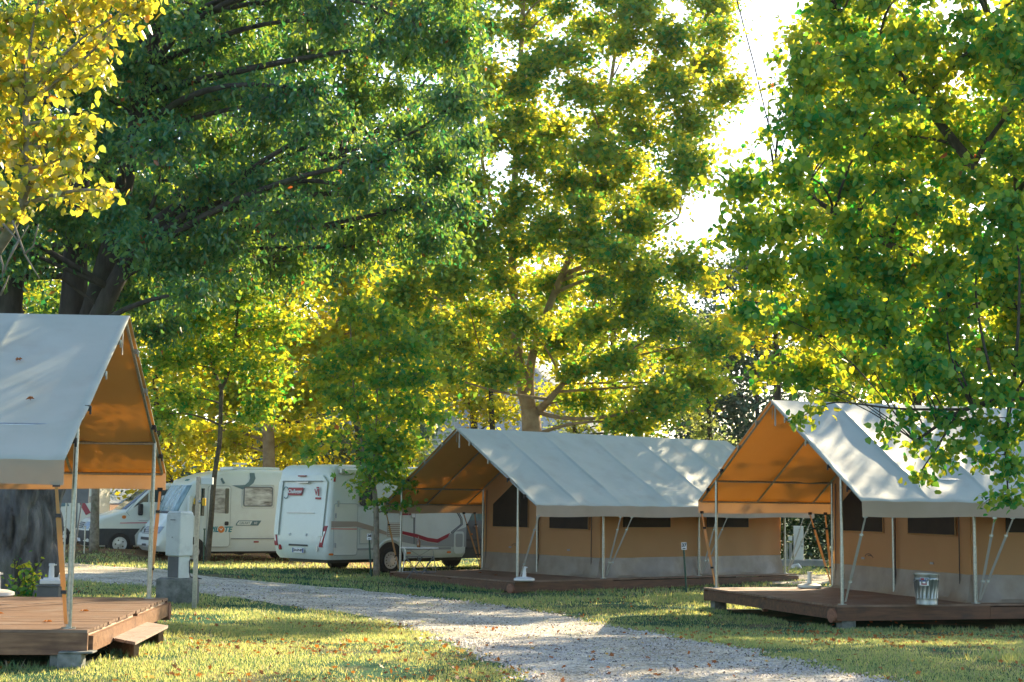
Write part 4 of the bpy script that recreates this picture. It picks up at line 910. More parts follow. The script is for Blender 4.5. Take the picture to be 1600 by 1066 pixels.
# ------------------------------------------------------------------ trees
TPL = {
 'oval': (np.array([(0, 0, 0), (.33, .27, .06), (.75, .17, .04), (1.05, 0, -.10), (.75, -.17, .04), (.33, -.27, .06)]), [(0, 1, 2, 3), (0, 3, 4, 5)]),
 'quad': (np.array([(0, 0, 0), (.5, .36, .08), (1, 0, -.05), (.5, -.36, .08)]), [(0, 1, 2), (0, 2, 3)]),
 'heart': (np.array([(0, 0, 0), (.10, .34, .05), (.55, .36, .03), (1.0, 0, -.12), (.55, -.36, .03), (.10, -.34, .05)]), [(0, 1, 2, 3), (0, 3, 4, 5)]),
 'star': (np.array([(0, 0, 0), (.02, .30, .03), (.28, .22, 0), (.46, .52, -.04), (.62, .20, 0), (1.0, 0, -.08), (.62, -.20, 0), (.46, -.52, -.04), (.28, -.22, 0), (.02, -.30, .03)]),
          [(0, 1, 2), (0, 2, 3, 4), (0, 4, 5), (0, 5, 6), (0, 6, 7, 8), (0, 8, 9)]),
}
def leaves(name, Pp, size, rs, tpl, m, parent, droop=.5, up=.6):
    N = len(Pp); v, fs = TPL[tpl]; k = len(v)
    T = rs.normal(size=(N, 3)); T[:, 2] = T[:, 2]*.5-droop; T /= np.linalg.norm(T, axis=1)[:, None]
    U = rs.normal(size=(N, 3)); U[:, 2] += up*2
    B = np.cross(U, T); B /= np.linalg.norm(B, axis=1)[:, None]+1e-9; Nn = np.cross(T, B)
    S = size*rs.uniform(.6, 1.2, N)[:, None, None]
    V = Pp[:, None]+S*(T[:, None]*v[None, :, :1]+B[:, None]*v[None, :, 1:2]+Nn[:, None]*v[None, :, 2:])
    idx = np.concatenate([np.array(f) for f in fs]); sz = np.array([len(f) for f in fs])
    L = (np.arange(N)[:, None]*k+idx[None]).ravel()
    return npmesh(name, V.reshape(-1, 3), np.tile(sz, N), L, m, parent)
def curve(a, b, bend, n=8):
    a = np.array(a); b = np.array(b); t = np.linspace(0, 1, n)[:, None]; return a*(1-t)+b*t+np.array(bend)*(4*t*(1-t))
class Tree:
    def __init__(s, name, base, label, seed, bark, leaf, tpl, lsize, group=None, droop=.5, up=.6):
        s.rs = np.random.RandomState(seed); s.root = empty(name, base, 0, label, 'tree', group)
        s.base = np.array(base); s.stem = []; s.wood = MB(); s.twv = MB(); s.pts = []; s.bark = bark; s.leaf = leaf; s.tpl = tpl; s.ls = lsize; s.droop = droop; s.up = up
    def trunk(s, pts, r0, r1, n=14, attach=True, rough=0):
        pts = [np.array(p)-s.base for p in pts]; q = []
        for a, b in zip(pts[:-1], pts[1:]):
            for t in np.linspace(0, 1, 26 if n > 60 else 5)[:-1]: q.append(a*(1-t)+b*t)
        q.append(pts[-1]); q = np.array(q)
        for _ in range(2): q[1:-1] = (q[:-2]+2*q[1:-1]+q[2:])/4
        k = len(q); rr = r0+(r1-r0)*np.linspace(0, 1, k)**.8
        if rough and n < 60: rr[0] *= 1.35; rr[1] *= 1.12
        b0 = len(s.wood.v); s.wood.tube(q, rr, n)
        if rough:
            for i in range(b0, len(s.wood.v)):
                v = Vector(s.wood.v[i]); c = q[min(k-1, (i-b0)//n)]
                if n > 60:
                    an = ((i-b0) % n)/n; g_ = float(vnoise(an*34+.5*math.sin(v.z*2), v.z*1.5+3)); g2 = float(vnoise(an*90, v.z*4)); f = .87+.24*abs(2*g_-1)**.6+.04*g2+.05*math.sin(an*25+v.z)
                    s.wood.v[i] = (c[0]+(v.x-c[0])*f, c[1]+(v.y-c[1])*f, v.z); continue
                f = 1+rough*math.sin(((i-b0) % n)*2.3+v.z*1.2)+rough*.6*math.sin(((i-b0) % n)*5.1)
                s.wood.v[i] = (c[0]+(v.x-c[0])*f, c[1]+(v.y-c[1])*f, v.z)
        if attach: s.stem += [(p, r) for p, r in zip(q, rr)]
        return s
    def blob(s, c, rad, ntw, per=14, limb=True, flat=1.0, spread=None):
        rs = s.rs; c = np.array(c)-s.base; rad = np.array(rad, float)
        # limb from best stem node (prefer nodes lower than the blob)
        if s.stem:
            Q = np.array([p for p, r in s.stem]); dd = np.linalg.norm((Q-c)*np.array([1, 1, .8]), axis=1)+np.where(Q[:, 2] > c[2]-.2*rad[2], getattr(s, 'pen', 2.5), 0)
            k = int(np.argmin(dd)); a, ra = s.stem[k]
        else: a, ra = c-np.array([0, 0, 1]), .05
        L = np.linalg.norm(c-a); bend = rs.normal(size=3)*L*.06; bend[2] += L*.07
        lm = curve(a, c, bend, 9); r0 = min(ra*.55, .012+.016*L); 
        if limb: s.wood.tube(lm, np.linspace(r0, r0*.35, 9), 6)
        st = lm[3:] if L > .5*rad.max() else lm
        # twigs to random shell-biased points
        u = rs.normal(size=(ntw, 3)); u /= np.linalg.norm(u, axis=1)[:, None]
        e = c+u*rad*(rs.rand(ntw)**.45)[:, None]
        ts = np.linspace(.35, 1.0, per)
        spr = spread if spread is not None else .13*rad.mean()+s.ls*.5
        for i in range(ntw):
            k = int(np.argmin(np.linalg.norm(st-e[i], axis=1)+rs.rand(len(st))*rad.mean()*.6)); a = st[k]
            b = rs.normal(size=3)*.05*rad.mean(); b[2] += .08*rad.mean()*(1 if s.droop < .7 else 1.5)
            cv = curve(a, e[i], b, 6)
            if i % 2 == 0: s.twv.tube(cv, np.linspace(max(.006, r0*.25), .003, 6), 3, cap=False)
            t = ts[:, None]*5; lo = np.clip(t.astype(int), 0, 4); f = t-lo; q = cv[lo[:, 0]]*(1-f)+cv[lo[:, 0]+1]*f
            q = q+rs.normal(size=q.shape)*spr*np.array([1, 1, flat*.7])*(.4+ts[:, None])
            s.pts.append(q)
        return s
    def build(s, litter=None):
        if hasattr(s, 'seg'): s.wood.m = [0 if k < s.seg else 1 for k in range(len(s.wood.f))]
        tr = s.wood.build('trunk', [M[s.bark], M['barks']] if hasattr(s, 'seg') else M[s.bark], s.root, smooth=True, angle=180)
        if s.twv.v: s.twv.build('branches', M[s.bark], s.root)
        if s.pts:
            Pp = np.concatenate(s.pts); leaves('crown', Pp, s.ls, s.rs, s.tpl, M[s.leaf], s.root, s.droop, s.up); s.n = len(Pp)
        return s
LEAVES = 0
def blobs(t, lst, d, dens=1.0, rd=1.3, per=14, ls=None, flat=1.0, grow=1.0):
    """lst of (px, py, rx, ry[, depth offset]) ellipses of foliage at true distance d"""
    for e in lst:
        px, py, rx, ry = e[:4]; rx = rx*grow; ry = ry*grow; dd = d+(e[4] if len(e) > 4 else 0); k = dd/F
        c = P(px, py, dd); r = (rx*k, rd*(rx*k+ry*k)/2, ry*k)
        area = PI*rx*ry*k*k; n = max(3, int(dens*area*(e[5] if len(e) > 5 else 1)))
        t.blob(c, r, n, per, flat=flat)
def fillpoly(seed, poly, r, dz, cover=.92, asp=.85):
    rs = np.random.RandomState(seed); q = np.array(poly, float); lo, hi = q.min(0), q.max(0); out = []; tries = 0
    while tries < 1400:
        p = lo+(hi-lo)*rs.rand(2)
        if inside(poly, np.array([p[0]]), np.array([p[1]]))[0] and all(math.hypot(p[0]-o[0], (p[1]-o[1])*1.15) > cover*r*o[5] for o in out):
            f = rs.uniform(.7, 1.35); out.append((p[0], p[1], r*f, r*f*asp*rs.uniform(.8, 1.2), rs.uniform(-dz, dz), f)); tries = 0
        else: tries += 1
    return [(a, b, c, d, e, rs.uniform(.75, 1.2)) for a, b, c, d, e, f in out]
def fill_ellipses(rs, x0, x1, y0, y1, step, r, jit=.35):
    o = []; y = y0; row = 0
    while y <= y1:
        x = x0+(row % 2)*step/2
        while x <= x1: o.append((x+rs.uniform(-jit, jit)*step, y+rs.uniform(-jit, jit)*step, r*rs.uniform(.8, 1.25), r*rs.uniform(.7, 1.1))); x += step
        y += step*.85; row += 1
    return o
# 1 big dark tree on the left
b1 = Vector((ray(12, 930).x*26, 26, 0)); b1.z = G(b1.x, 26)-.1
t1 = Tree('broadleaf_tree', b1, 'huge dark green tree with thick furrowed trunk rising behind the left tent', 11, 'bark', 'lf_dark', 'oval', .11, 'tall trees round the pitches', droop=1.1, up=.3)
b = tuple(b1)
def P26(px, py, dz=0): return P(px, py, 26+dz)
t1.trunk([b, P26(18, 850), P26(28, 760), P26(38, 690)], .80, .66, 150, rough=.06)
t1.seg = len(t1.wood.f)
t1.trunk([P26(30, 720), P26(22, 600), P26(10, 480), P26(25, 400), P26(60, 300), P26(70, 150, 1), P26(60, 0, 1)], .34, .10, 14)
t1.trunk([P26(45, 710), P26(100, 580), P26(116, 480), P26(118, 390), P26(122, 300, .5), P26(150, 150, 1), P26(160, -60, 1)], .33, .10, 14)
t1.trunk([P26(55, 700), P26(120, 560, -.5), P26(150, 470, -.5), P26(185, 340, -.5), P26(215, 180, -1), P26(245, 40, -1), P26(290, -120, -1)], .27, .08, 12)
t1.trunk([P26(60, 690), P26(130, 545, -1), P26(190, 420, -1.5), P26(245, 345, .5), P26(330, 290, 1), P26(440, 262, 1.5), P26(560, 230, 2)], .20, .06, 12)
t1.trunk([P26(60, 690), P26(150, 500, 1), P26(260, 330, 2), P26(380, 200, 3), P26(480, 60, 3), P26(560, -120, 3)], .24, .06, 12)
rs = np.random.RandomState(2)
T1P = [(-60, -90), (720, -90), (742, 60), (745, 200), (728, 330), (690, 380), (640, 392), (600, 420), (560, 430), (470, 445), (400, 430), (330, 430), (290, 480), (262, 535), (228, 530), (205, 430), (120, 400), (60, 440), (-60, 430)]
blobs(t1, fillpoly(5, T1P, 58, 2.2), 25, dens=52, rd=.9, per=18)
t1.build()
# 2 sunlit boughs of a tree outside the left edge
b8 = Vector((-7.2, 14.6, 0)); t8 = Tree('broadleaf_tree', b8, 'golden sunlit boughs hanging into the top left corner, bare twigs below', 12, 'barkl', 'lf_gold', 'heart', .088, 'tall trees round the pitches', droop=1.0, up=.3)
t8.trunk([tuple(b8), (-7.1, 14.6, 3), (-6.9, 14.4, 5.5), (-6.5, 14.2, 9)], .26, .10, 12)
t8.trunk([(-7.1, 14.6, 2.6), P(-90, 470, 14), P(0, 390, 13.6), P(45, 300, 13.4), P(40, 160, 13.4)], .09, .03, 10)
blobs(t8, [(30, 40, 90, 70), (130, 30, 75, 55), (200, 5, 60, 30), (30, 130, 75, 70), (100, 120, 65, 55), (20, 220, 70, 60), (90, 210, 55, 50), (60, 280, 60, 45), (20, 330, 45, 35), (115, 310, 50, 22), (110, 240, 45, 30), (-60, 100, 90, 120), (-60, 300, 80, 90), (80, -60, 160, 60), (150, 75, 40, 40), (135, 215, 30, 25), (220, 12, 26, 16), (185, 45, 30, 22), (160, 115, 22, 30), (150, 190, 24, 24), (165, 300, 16, 12), (128, 265, 24, 20)], 13.4, dens=46, rd=.4, per=14)
tw = t8.wood
for a_, b_, c_ in (((20, 345), (40, 400), (62, 436)), ((30, 375), (14, 405), (6, 428)), ((5, 350), (30, 378), (45, 352)), ((0, 462), (8, 445), (14, 430)), ((38, 398), (52, 385), (60, 350)), ((0, 400), (5, 415), (3, 440))):
    tw.tube([tuple(np.array(P(*q, 13.2))-t8.base) for q in (a_, b_, c_)], [.012, .009, .005], 5)
t8.build()
# 3 slim tree before the lettered motorhome
b2 = gp(324, 878); d2 = b2.y; t2 = Tree('slim_tree', b2, 'slim dark tree with a forked trunk in front of the lettered motorhome', 13, 'barkm', 'lf_maple', 'star', .17, 'young trees among the campers', droop=.5)
t2.trunk([tuple(b2), P(330, 810, d2), P(335, 740, d2), P(344, 690, d2), P(345, 640, d2), P(346, 606, d2)], .085, .058, 10)
t2.trunk([P(346, 608, d2), P(332, 575, d2), P(318, 540, d2), P(300, 480, d2)], .06, .02, 8); t2.trunk([P(346, 608, d2), P(358, 580, d2), P(366, 545, d2), P(372, 480, d2), P(385, 400, d2)], .07, .02, 8)
t2.trunk([P(345, 640, d2), P(366, 660, d2), P(395, 645, d2)], .02, .01, 6)
blobs(t2, [(300, 500, 70, 45), (370, 470, 70, 45), (430, 510, 60, 40), (260, 560, 50, 40), (330, 550, 70, 35), (400, 570, 65, 40), (290, 620, 50, 35, 1), (420, 630, 45, 30), (250, 650, 30, 30), (340, 420, 80, 45), (440, 430, 60, 40), (260, 440, 50, 45), (395, 655, 35, 20)], d2, dens=22, rd=1.3, per=12, flat=.6, grow=1.1)
t2.build()
# 4 young maple before the white motorhome
b3 = gp(588, 902); d3 = b3.y; t3 = Tree('young_maple', b3, 'young maple with grey lichened trunk in front of the motorhome with the red badge', 14, 'barkl', 'lf_maple', 'star', .17, 'young trees among the campers', droop=.7)
t3.trunk([tuple(b3), P(588, 850, d3), P(588, 800, d3), P(585, 765, d3)], .085, .06, 12)
t3.trunk([P(586, 775, d3), P(570, 720, d3), P(562, 670, d3), P(552, 610, d3), P(548, 520, d3)], .04, .015, 8); t3.trunk([P(586, 770, d3), P(584, 720, d3), P(588, 660, d3), P(592, 560, d3), P(600, 470, d3)], .035, .012, 8)
blobs(t3, [(600, 735, 50, 35), (640, 700, 42, 45), (590, 690, 45, 40), (640, 640, 50, 40), (570, 640, 50, 35), (660, 590, 45, 30), (600, 590, 60, 35), (530, 620, 45, 30), (560, 555, 60, 35), (640, 545, 60, 35), (500, 580, 45, 30), (600, 500, 60, 35), (560, 760, 22, 14), (630, 750, 30, 22), (520, 680, 22, 25), (480, 700, 22, 22), (680, 650, 30, 25), (590, 785, 20, 12), (630, 792, 26, 10), (545, 480, 40, 30)], d3, dens=20, rd=1.0, per=12, flat=.7, grow=1.08)
t3.build()
# 5 the central plane tree
d4 = 47.0; b4 = P(831, 850, d4); b4.z = G(b4.x, d4); t4 = Tree('plane_tree', b4, 'tall plane tree with pale forked trunk rising behind the middle tent', 15, 'barkp', 'lf_plane', 'star', .175, 'tall trees round the pitches', droop=.5)
D = lambda x, y, o=0: P(x, y, d4+o)
t4.trunk([tuple(b4), D(830, 720), D(831, 670), D(828, 640)], .36, .27, 16, rough=.04)
t4.trunk([D(830, 655), D(818, 610), D(812, 575), D(806, 520), D(800, 430), D(802, 330), D(808, 200), D(815, 60), D(820, -60)], .24, .06, 12)
t4.trunk([D(832, 650), D(846, 638), D(858, 625, -1), D(880, 600, -1)], .17, .08, 10); t4.trunk([D(829, 640), D(826, 590), D(835, 540), D(865, 460), D(900, 380), D(930, 280), D(950, 160), D(970, 20)], .18, .05, 10)
t4.trunk([D(806, 520), D(760, 500, 1), D(700, 470, 1), D(640, 455, 1), D(575, 440, 1)], .10, .04, 8); t4.trunk([D(810, 560), D(770, 545), D(735, 570), D(700, 585)], .07, .03, 8)
t4.trunk([D(803, 400), D(770, 330), D(750, 240), D(745, 120)], .10, .03, 8); t4.trunk([D(880, 430), D(950, 400), D(1010, 370), D(1060, 340)], .09, .03, 8); t4.trunk([D(930, 280), D(1000, 200), D(1060, 140), D(1110, 90)], .08, .03, 8)
T4P = [(700, -90), (1120, -90), (1145, 50), (1160, 130), (1105, 190), (1080, 230), (1085, 290), (1040, 330), (1060, 390), (1100, 500), (1135, 590), (1110, 645), (960, 672), (900, 640), (880, 545), (790, 535), (770, 590), (700, 590), (620, 500), (600, 440), (650, 390), (690, 320), (700, 100)]
blobs(t4, fillpoly(9, T4P, 50, 2.4, .95, .75), d4-1.3, dens=26, rd=.7, per=16, flat=.8)
blobs(t4, [(1110, 70, 45, 22), (1110, 165, 50, 18), (1095, 205, 40, 14), (1120, 600, 28, 22)], d4, dens=12, rd=.9, per=12, flat=.7)
t4.build()
# 6 the right foreground tree
b5 = Vector((8.6, 19.5, 0)); b5.z = G(b5.x, b5.y); t5 = Tree('lime_tree', b5, 'leafy tree filling the upper right, low boughs hanging over the right tent roof', 16, 'barkd', 'lf_maple', 'heart', .094, 'tall trees round the pitches', droop=.8, up=.4)
t5.trunk([tuple(b5), (8.5, 19.4, 2.5), (8.2, 19.2, 5), (8.0, 19, 8.5)], .30, .12, 14)
E5 = lambda x, y, o=0: P(x, y, 19+o)
t5.trunk([(8.4, 19.3, 3.0), E5(1700, 520), E5(1560, 470), E5(1420, 400), E5(1300, 330), E5(1210, 270)], .11, .02, 10); t5.trunk([(8.3, 19.3, 4.0), E5(1640, 380), E5(1520, 260), E5(1420, 130), E5(1330, 40), E5(1270, -40)], .11, .02, 10)
t5.trunk([(8.4, 19.3, 2.7), E5(1680, 620, -1), E5(1580, 620, -1.5), E5(1500, 640, -1.5), E5(1430, 690, -1.5)], .07, .015, 10); t5.trunk([(8.2, 19.2, 5), E5(1640, 200), E5(1560, 60), E5(1500, -80)], .10, .03, 10); t5.trunk([E5(1560, 470), E5(1440, 500), E5(1330, 500), E5(1220, 480), E5(1160, 470)], .05, .015, 8)
T5P = [(1275, -80), (1760, -80), (1780, 700), (1630, 680), (1600, 650), (1530, 625), (1440, 612), (1330, 600), (1220, 592), (1205, 575), (1220, 550), (1180, 510), (1160, 470), (1180, 430), (1150, 395), (1135, 310), (1160, 275), (1215, 250), (1250, 190), (1245, 110), (1280, 60)]
blobs(t5, fillpoly(14, T5P, 52, 1.5, .98, .8), 18.5, dens=76, rd=1.0, per=16, flat=.9)
blobs(t5, [(1215, 90, 12, 16), (1225, 130, 26, 26), (1190, 205, 22, 12), (1175, 235, 28, 22), (1085, 290, 22, 16), (1100, 380, 22, 14), (1165, 360, 40, 30), (1180, 600, 20, 12)], 18.5, dens=36, rd=.9, per=9)
# low boughs across the tent roof
t5.pen = 0
t5.trunk([E5(1500, 640, -1.5), E5(1470, 690, -1.5), E5(1440, 735, -1.5)], .02, .008, 6); t5.trunk([E5(1580, 620, -1.5), E5(1570, 690, -1.5), E5(1575, 770, -1.5)], .03, .008, 6); t5.trunk([E5(1500, 640, -1.5), E5(1400, 640, -1.5), E5(1300, 625, -1.5), E5(1255, 650, -1.5)], .02, .006, 6)
for (px, py, rx, ry) in ((1420, 655, 28, 14), (1385, 680, 20, 16), (1440, 690, 26, 14), (1475, 655, 30, 20), (1470, 720, 30, 16), (1445, 745, 26, 12), (1520, 665, 35, 22), (1500, 700, 30, 18), (1560, 680, 35, 30), (1580, 730, 28, 35), (1575, 780, 25, 16), (1540, 720, 25, 18), (1245, 655, 16, 12), (1275, 635, 20, 8), (1540, 785, 18, 10)):
    c = P(px, py, 17.5); k = 17.5/F; t5.blob(c, (rx*k, rx*k, ry*k), max(4, int(rx*ry/50)), 9, spread=.07)
t5.build()
# 7 speckled trunk before the van, 8 pale trunk behind the campers
d6 = 43.8; b6 = P(147, 860, d6); b6.z = G(b6.x, d6)-.02; t6 = Tree('slim_tree', b6, 'straight speckled grey-brown trunk in front of the white van', 17, 'barkl', 'lf_maple', 'star', .2, 'young trees among the campers')
t6.trunk([tuple(b6), P(149, 780, d6), P(150, 700, d6), P(152, 560, d6), P(155, 420, d6)], .15, .06, 12)
blobs(t6, [(150, 440, 60, 50), (110, 480, 50, 40), (200, 480, 50, 40), (150, 380, 60, 50), (90, 400, 50, 50), (60, 470, 50, 40), (230, 400, 50, 50), (200, 560, 40, 40)], d6, dens=9, rd=1.2, per=12)
t6.build()
d7 = 53.0; b7 = P(421, 850, d7); b7.z = G(b7.x, d7); t7 = Tree('plane_tree', b7, 'plane tree with short pale trunk showing above the parked motorhomes, bright yellow crown', 18, 'barkp', 'lf_back', 'star', .27, 'tall trees round the pitches')
t7.trunk([tuple(b7), P(421, 760, d7), P(420, 690, d7), P(418, 640, d7)], .24, .19, 14, rough=.04); t7.trunk([P(418, 645, d7), P(400, 560, d7), P(390, 470, d7), P(380, 350, d7)], .13, .05, 10); t7.trunk([P(418, 645, d7), P(450, 600, d7), P(500, 560, d7), P(540, 480, d7), P(560, 380, d7)], .12, .05, 10)
blobs(t7, [(330, 620, 60, 45), (400, 610, 60, 40), (470, 620, 60, 45), (540, 600, 55, 40), (300, 680, 45, 30, 2), (360, 690, 45, 25, 1), (470, 690, 45, 30, 1), (290, 560, 60, 50), (380, 530, 70, 50), (470, 530, 70, 50), (560, 520, 60, 50), (340, 450, 70, 50), (440, 430, 80, 50), (540, 430, 70, 50), (500, 340, 80, 50), (400, 340, 80, 50), (620, 470, 60, 50), (270, 470, 50, 50)], d7, dens=10, rd=1.0, per=14, flat=.9, grow=1.2)
t7.build()
# background trees: each its own crown and trunk
def bgtree(px, base_y, d, ells, label, seed, leaf, ls, bark='barkd', dens=5, name='background_tree', tpl='quad', rd=1.0, r=.22, grp='trees closing the campsite'):
    bb = P(px, base_y, d); bb.z = G(bb.x, d); t = Tree(name, bb, label, seed, bark, leaf, tpl, ls, grp, droop=.4)
    ys = [e[1] for e in ells]; top = min(ys)
    t.trunk([tuple(bb), P(px+3, (base_y+max(ys))/2, d), P(px-4, (max(ys)+top)/2, d), P(px, top, d)], r, .05, 10)
    blobs(t, ells, d, dens=dens, rd=rd, per=13); return t.build()
bgtree(245, 800, 60, [(240, 690, 50, 40), (200, 620, 60, 60), (280, 600, 60, 60), (230, 520, 70, 60), (300, 480, 60, 60), (250, 400, 80, 60), (170, 480, 60, 60), (310, 660, 40, 30), (180, 700, 40, 40)], 'yellow-green tree glowing behind the ridge end of the left tent', 31, 'lf_back', .26)
bgtree(40, 830, 58, [(40, 700, 80, 60), (100, 620, 80, 60), (30, 560, 80, 60), (110, 500, 80, 60), (40, 430, 90, 60), (120, 380, 80, 60), (60, 300, 80, 60)], 'green tree far behind the thick trunk at the left edge', 32, 'lf_back', .26)
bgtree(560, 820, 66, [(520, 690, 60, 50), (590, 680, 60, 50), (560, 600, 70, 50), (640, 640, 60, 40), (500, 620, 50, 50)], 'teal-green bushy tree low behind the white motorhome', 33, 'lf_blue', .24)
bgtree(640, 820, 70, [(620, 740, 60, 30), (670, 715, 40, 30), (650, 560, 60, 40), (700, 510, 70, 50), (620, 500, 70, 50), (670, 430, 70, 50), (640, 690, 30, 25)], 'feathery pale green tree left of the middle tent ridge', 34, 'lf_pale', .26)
bgtree(770, 820, 62, [(760, 640, 50, 25), (740, 590, 50, 30), (800, 560, 50, 30), (780, 650, 35, 18), (720, 560, 40, 30)], 'small golden-leaved tree low to the left of the pale forked trunk', 35, 'lf_back', .22)
bgtree(900, 820, 68, [(900, 670, 60, 30), (960, 660, 60, 30), (1010, 670, 60, 30), (900, 620, 60, 30), (880, 690, 50, 15)], 'low green tree behind the middle tent ridge, right of the pale trunk', 36, 'lf_pale', .24)
bgtree(1110, 820, 64, [(1100, 680, 50, 28), (1080, 640, 45, 28), (1130, 700, 35, 22), (1095, 560, 30, 45), (1085, 510, 28, 35), (1100, 600, 35, 30)], 'fresh pale green tree behind the gap between middle and right tents', 37, 'lf_pale', .20, dens=8)
bgtree(1215, 820, 56, [(1170, 470, 40, 30), (1140, 500, 45, 28), (1190, 520, 45, 28), (1150, 540, 30, 20), (1100, 440, 40, 25), (1220, 480, 40, 30), (1260, 560, 50, 25)], 'golden plane tree branching out between the central and right crowns', 39, 'lf_back', .25, dens=11)
bgtree(1430, 820, 46, [(1300, 620, 60, 30), (1400, 615, 70, 30), (1500, 620, 70, 30), (1600, 630, 70, 40), (1330, 540, 80, 50), (1460, 550, 80, 50), (1580, 560, 80, 50), (1300, 440, 80, 50), (1420, 450, 90, 60), (1560, 460, 90, 60), (1290, 340, 70, 50), (1400, 340, 90, 60), (1660, 380, 90, 60), (1660, 250, 90, 60), (1300, 240, 60, 45), (1400, 230, 90, 55), (1360, 120, 70, 50), (1260, 60, 60, 45), (1345, 45, 70, 45), (1430, 60, 60, 45), (1750, 500, 120, 90), (1850, 420, 120, 90)], 'broad tall tree behind the right tent roof', 40, 'lf_plane', .27, dens=12, r=.3)  # upper crown raised and gapped to shape shade on path and grass
ob_ = Vector((19.5, 38, 0)); ob_.z = G(19.5, 38); tO = Tree('background_tree', ob_, 'tree beyond the right edge, added for shade, its leaves just seen through the upper right crown', 50, 'barkd', 'lf_plane', 'quad', .3, 'trees closing the campsite')  # added mostly out of frame to shade the lower right ground
tO.trunk([tuple(ob_), (19.4, 38, 5), (19, 38, 10), (19, 38, 14)], .35, .1, 10)
for c in ((15.5, 37.5, 13), (18.5, 38, 12), (18.5, 38, 14.5), (21.5, 38, 13), (20.5, 37, 10), (24, 38, 11), (24, 38, 14), (12.9, 38, 11.6), (13.6, 38, 13.4), (15.4, 38, 9.2), (17.4, 38, 8.6), (16.2, 38, 6.2), (19.5, 38, 6.5), (23.5, 38, 7.5)): tO.blob(c, (2.2, 2.0, 1.9), 120, 12)
for c in ((9, 38, 16.8), (11, 38, 16.7), (13, 38, 16.6)): tO.blob(c, (1.5, 1.4, 1.1), 50, 12)  # extra foliage above the frame, added to shade the nearest grass
tO.build()
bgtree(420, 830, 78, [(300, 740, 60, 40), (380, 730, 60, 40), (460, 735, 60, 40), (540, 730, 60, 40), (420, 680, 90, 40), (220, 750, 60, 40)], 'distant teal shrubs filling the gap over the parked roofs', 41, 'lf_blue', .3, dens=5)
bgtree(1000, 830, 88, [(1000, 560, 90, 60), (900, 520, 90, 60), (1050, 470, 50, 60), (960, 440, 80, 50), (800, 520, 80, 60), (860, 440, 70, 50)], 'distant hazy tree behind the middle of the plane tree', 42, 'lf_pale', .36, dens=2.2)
bgtree(330, 830, 84, [(250, 300, 90, 60), (350, 330, 90, 60), (450, 360, 90, 60), (560, 330, 90, 60), (180, 360, 90, 60), (300, 420, 100, 60), (420, 450, 100, 60), (540, 450, 100, 60), (200, 470, 90, 60), (100, 300, 90, 60), (660, 340, 70, 60), (350, 240, 90, 50), (500, 240, 90, 50), (640, 250, 70, 50)], 'tall distant tree behind the dark left crown', 43, 'lf_back', .38, dens=3)
bgtree(1370, 820, 57, [(1290, 560, 60, 60), (1370, 560, 70, 60), (1460, 560, 70, 60), (1280, 450, 60, 55), (1370, 450, 70, 60), (1460, 450, 70, 60), (1285, 340, 60, 60), (1370, 330, 70, 60), (1460, 330, 70, 60), (1290, 225, 55, 60), (1370, 215, 70, 60), (1460, 215, 70, 60), (1300, 120, 50, 50), (1380, 110, 70, 55)], 'second tall tree far back, added for shade, hidden mostly by the leafy upper right crown', 44, 'lf_back', .36, dens=8.5, rd=1.1, r=.3)  # added behind the crown to keep sun off the middle tent roof
def bgpoly(px, d, poly, label, seed, leaf, ls, r=60, dens=5, dz=2):
    bgtree(px, 820, d, fillpoly(seed, poly, r, dz), label, seed, leaf, ls, dens=dens, rd=.9, r=.28)
bgpoly(740, 64, [(620, 640), (600, 520), (640, 440), (700, 420), (800, 430), (880, 450), (860, 520), (800, 640), (720, 660)], 'tall leafy tree filling in behind the left half of the plane tree crown', 61, 'lf_back', .26, dens=6)
bgpoly(960, 66, [(850, 650), (860, 400), (880, 300), (940, 240), (1010, 260), (1030, 420), (1060, 560), (1080, 660)], 'tall leafy tree filling in behind the right half of the plane tree crown', 62, 'lf_back', .26, dens=4.2)
bgpoly(450, 70, [(240, 760), (220, 600), (260, 420), (340, 330), (620, 330), (680, 480), (650, 620), (620, 720), (480, 730)], 'wide golden tree across the background above the parked motorhomes', 63, 'lf_back', .28, dens=5)
bgpoly(12, 38, [(-80, 470), (-80, -60), (300, -60), (560, -60), (720, -40), (720, 240), (600, 380), (420, 420), (240, 470), (100, 500)], 'tall dark tree directly behind the huge furrowed tree', 64, 'lf_dark', .2, r=75, dens=9)
bgpoly(120, 66, [(-60, 760), (-60, 420), (140, 400), (300, 440), (300, 640), (260, 740), (120, 740)], 'golden-green tree behind the ridge of the left tent', 65, 'lf_back', .27, dens=6)
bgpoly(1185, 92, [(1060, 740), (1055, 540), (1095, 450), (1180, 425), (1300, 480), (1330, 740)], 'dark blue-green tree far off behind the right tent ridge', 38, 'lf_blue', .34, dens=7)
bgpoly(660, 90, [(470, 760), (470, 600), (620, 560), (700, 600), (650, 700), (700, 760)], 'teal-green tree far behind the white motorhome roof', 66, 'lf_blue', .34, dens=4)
# clipped hedge between and behind the tents
rs = np.random.RandomState(77); hb_ = P(1300, 885, 52); hb_.z = G(hb_.x, 52)
N = 26000; X = rs.uniform(-6, 9, N); Y = rs.uniform(-.9, .9, N)+.15*np.sin(X*2); Z = rs.uniform(0, 1, N)**.8*(2.5+.4*np.sin(X*1.3)+.3*np.sin(X*3.1)); hd_ = empty('hedge', hb_, 0, 'dark green hedge behind the service pillar between the tents', 'hedge')
leaves('foliage', np.stack([X, Y, Z], -1), .16, rs, 'quad', M['lf_hedge'], hd_, .4)
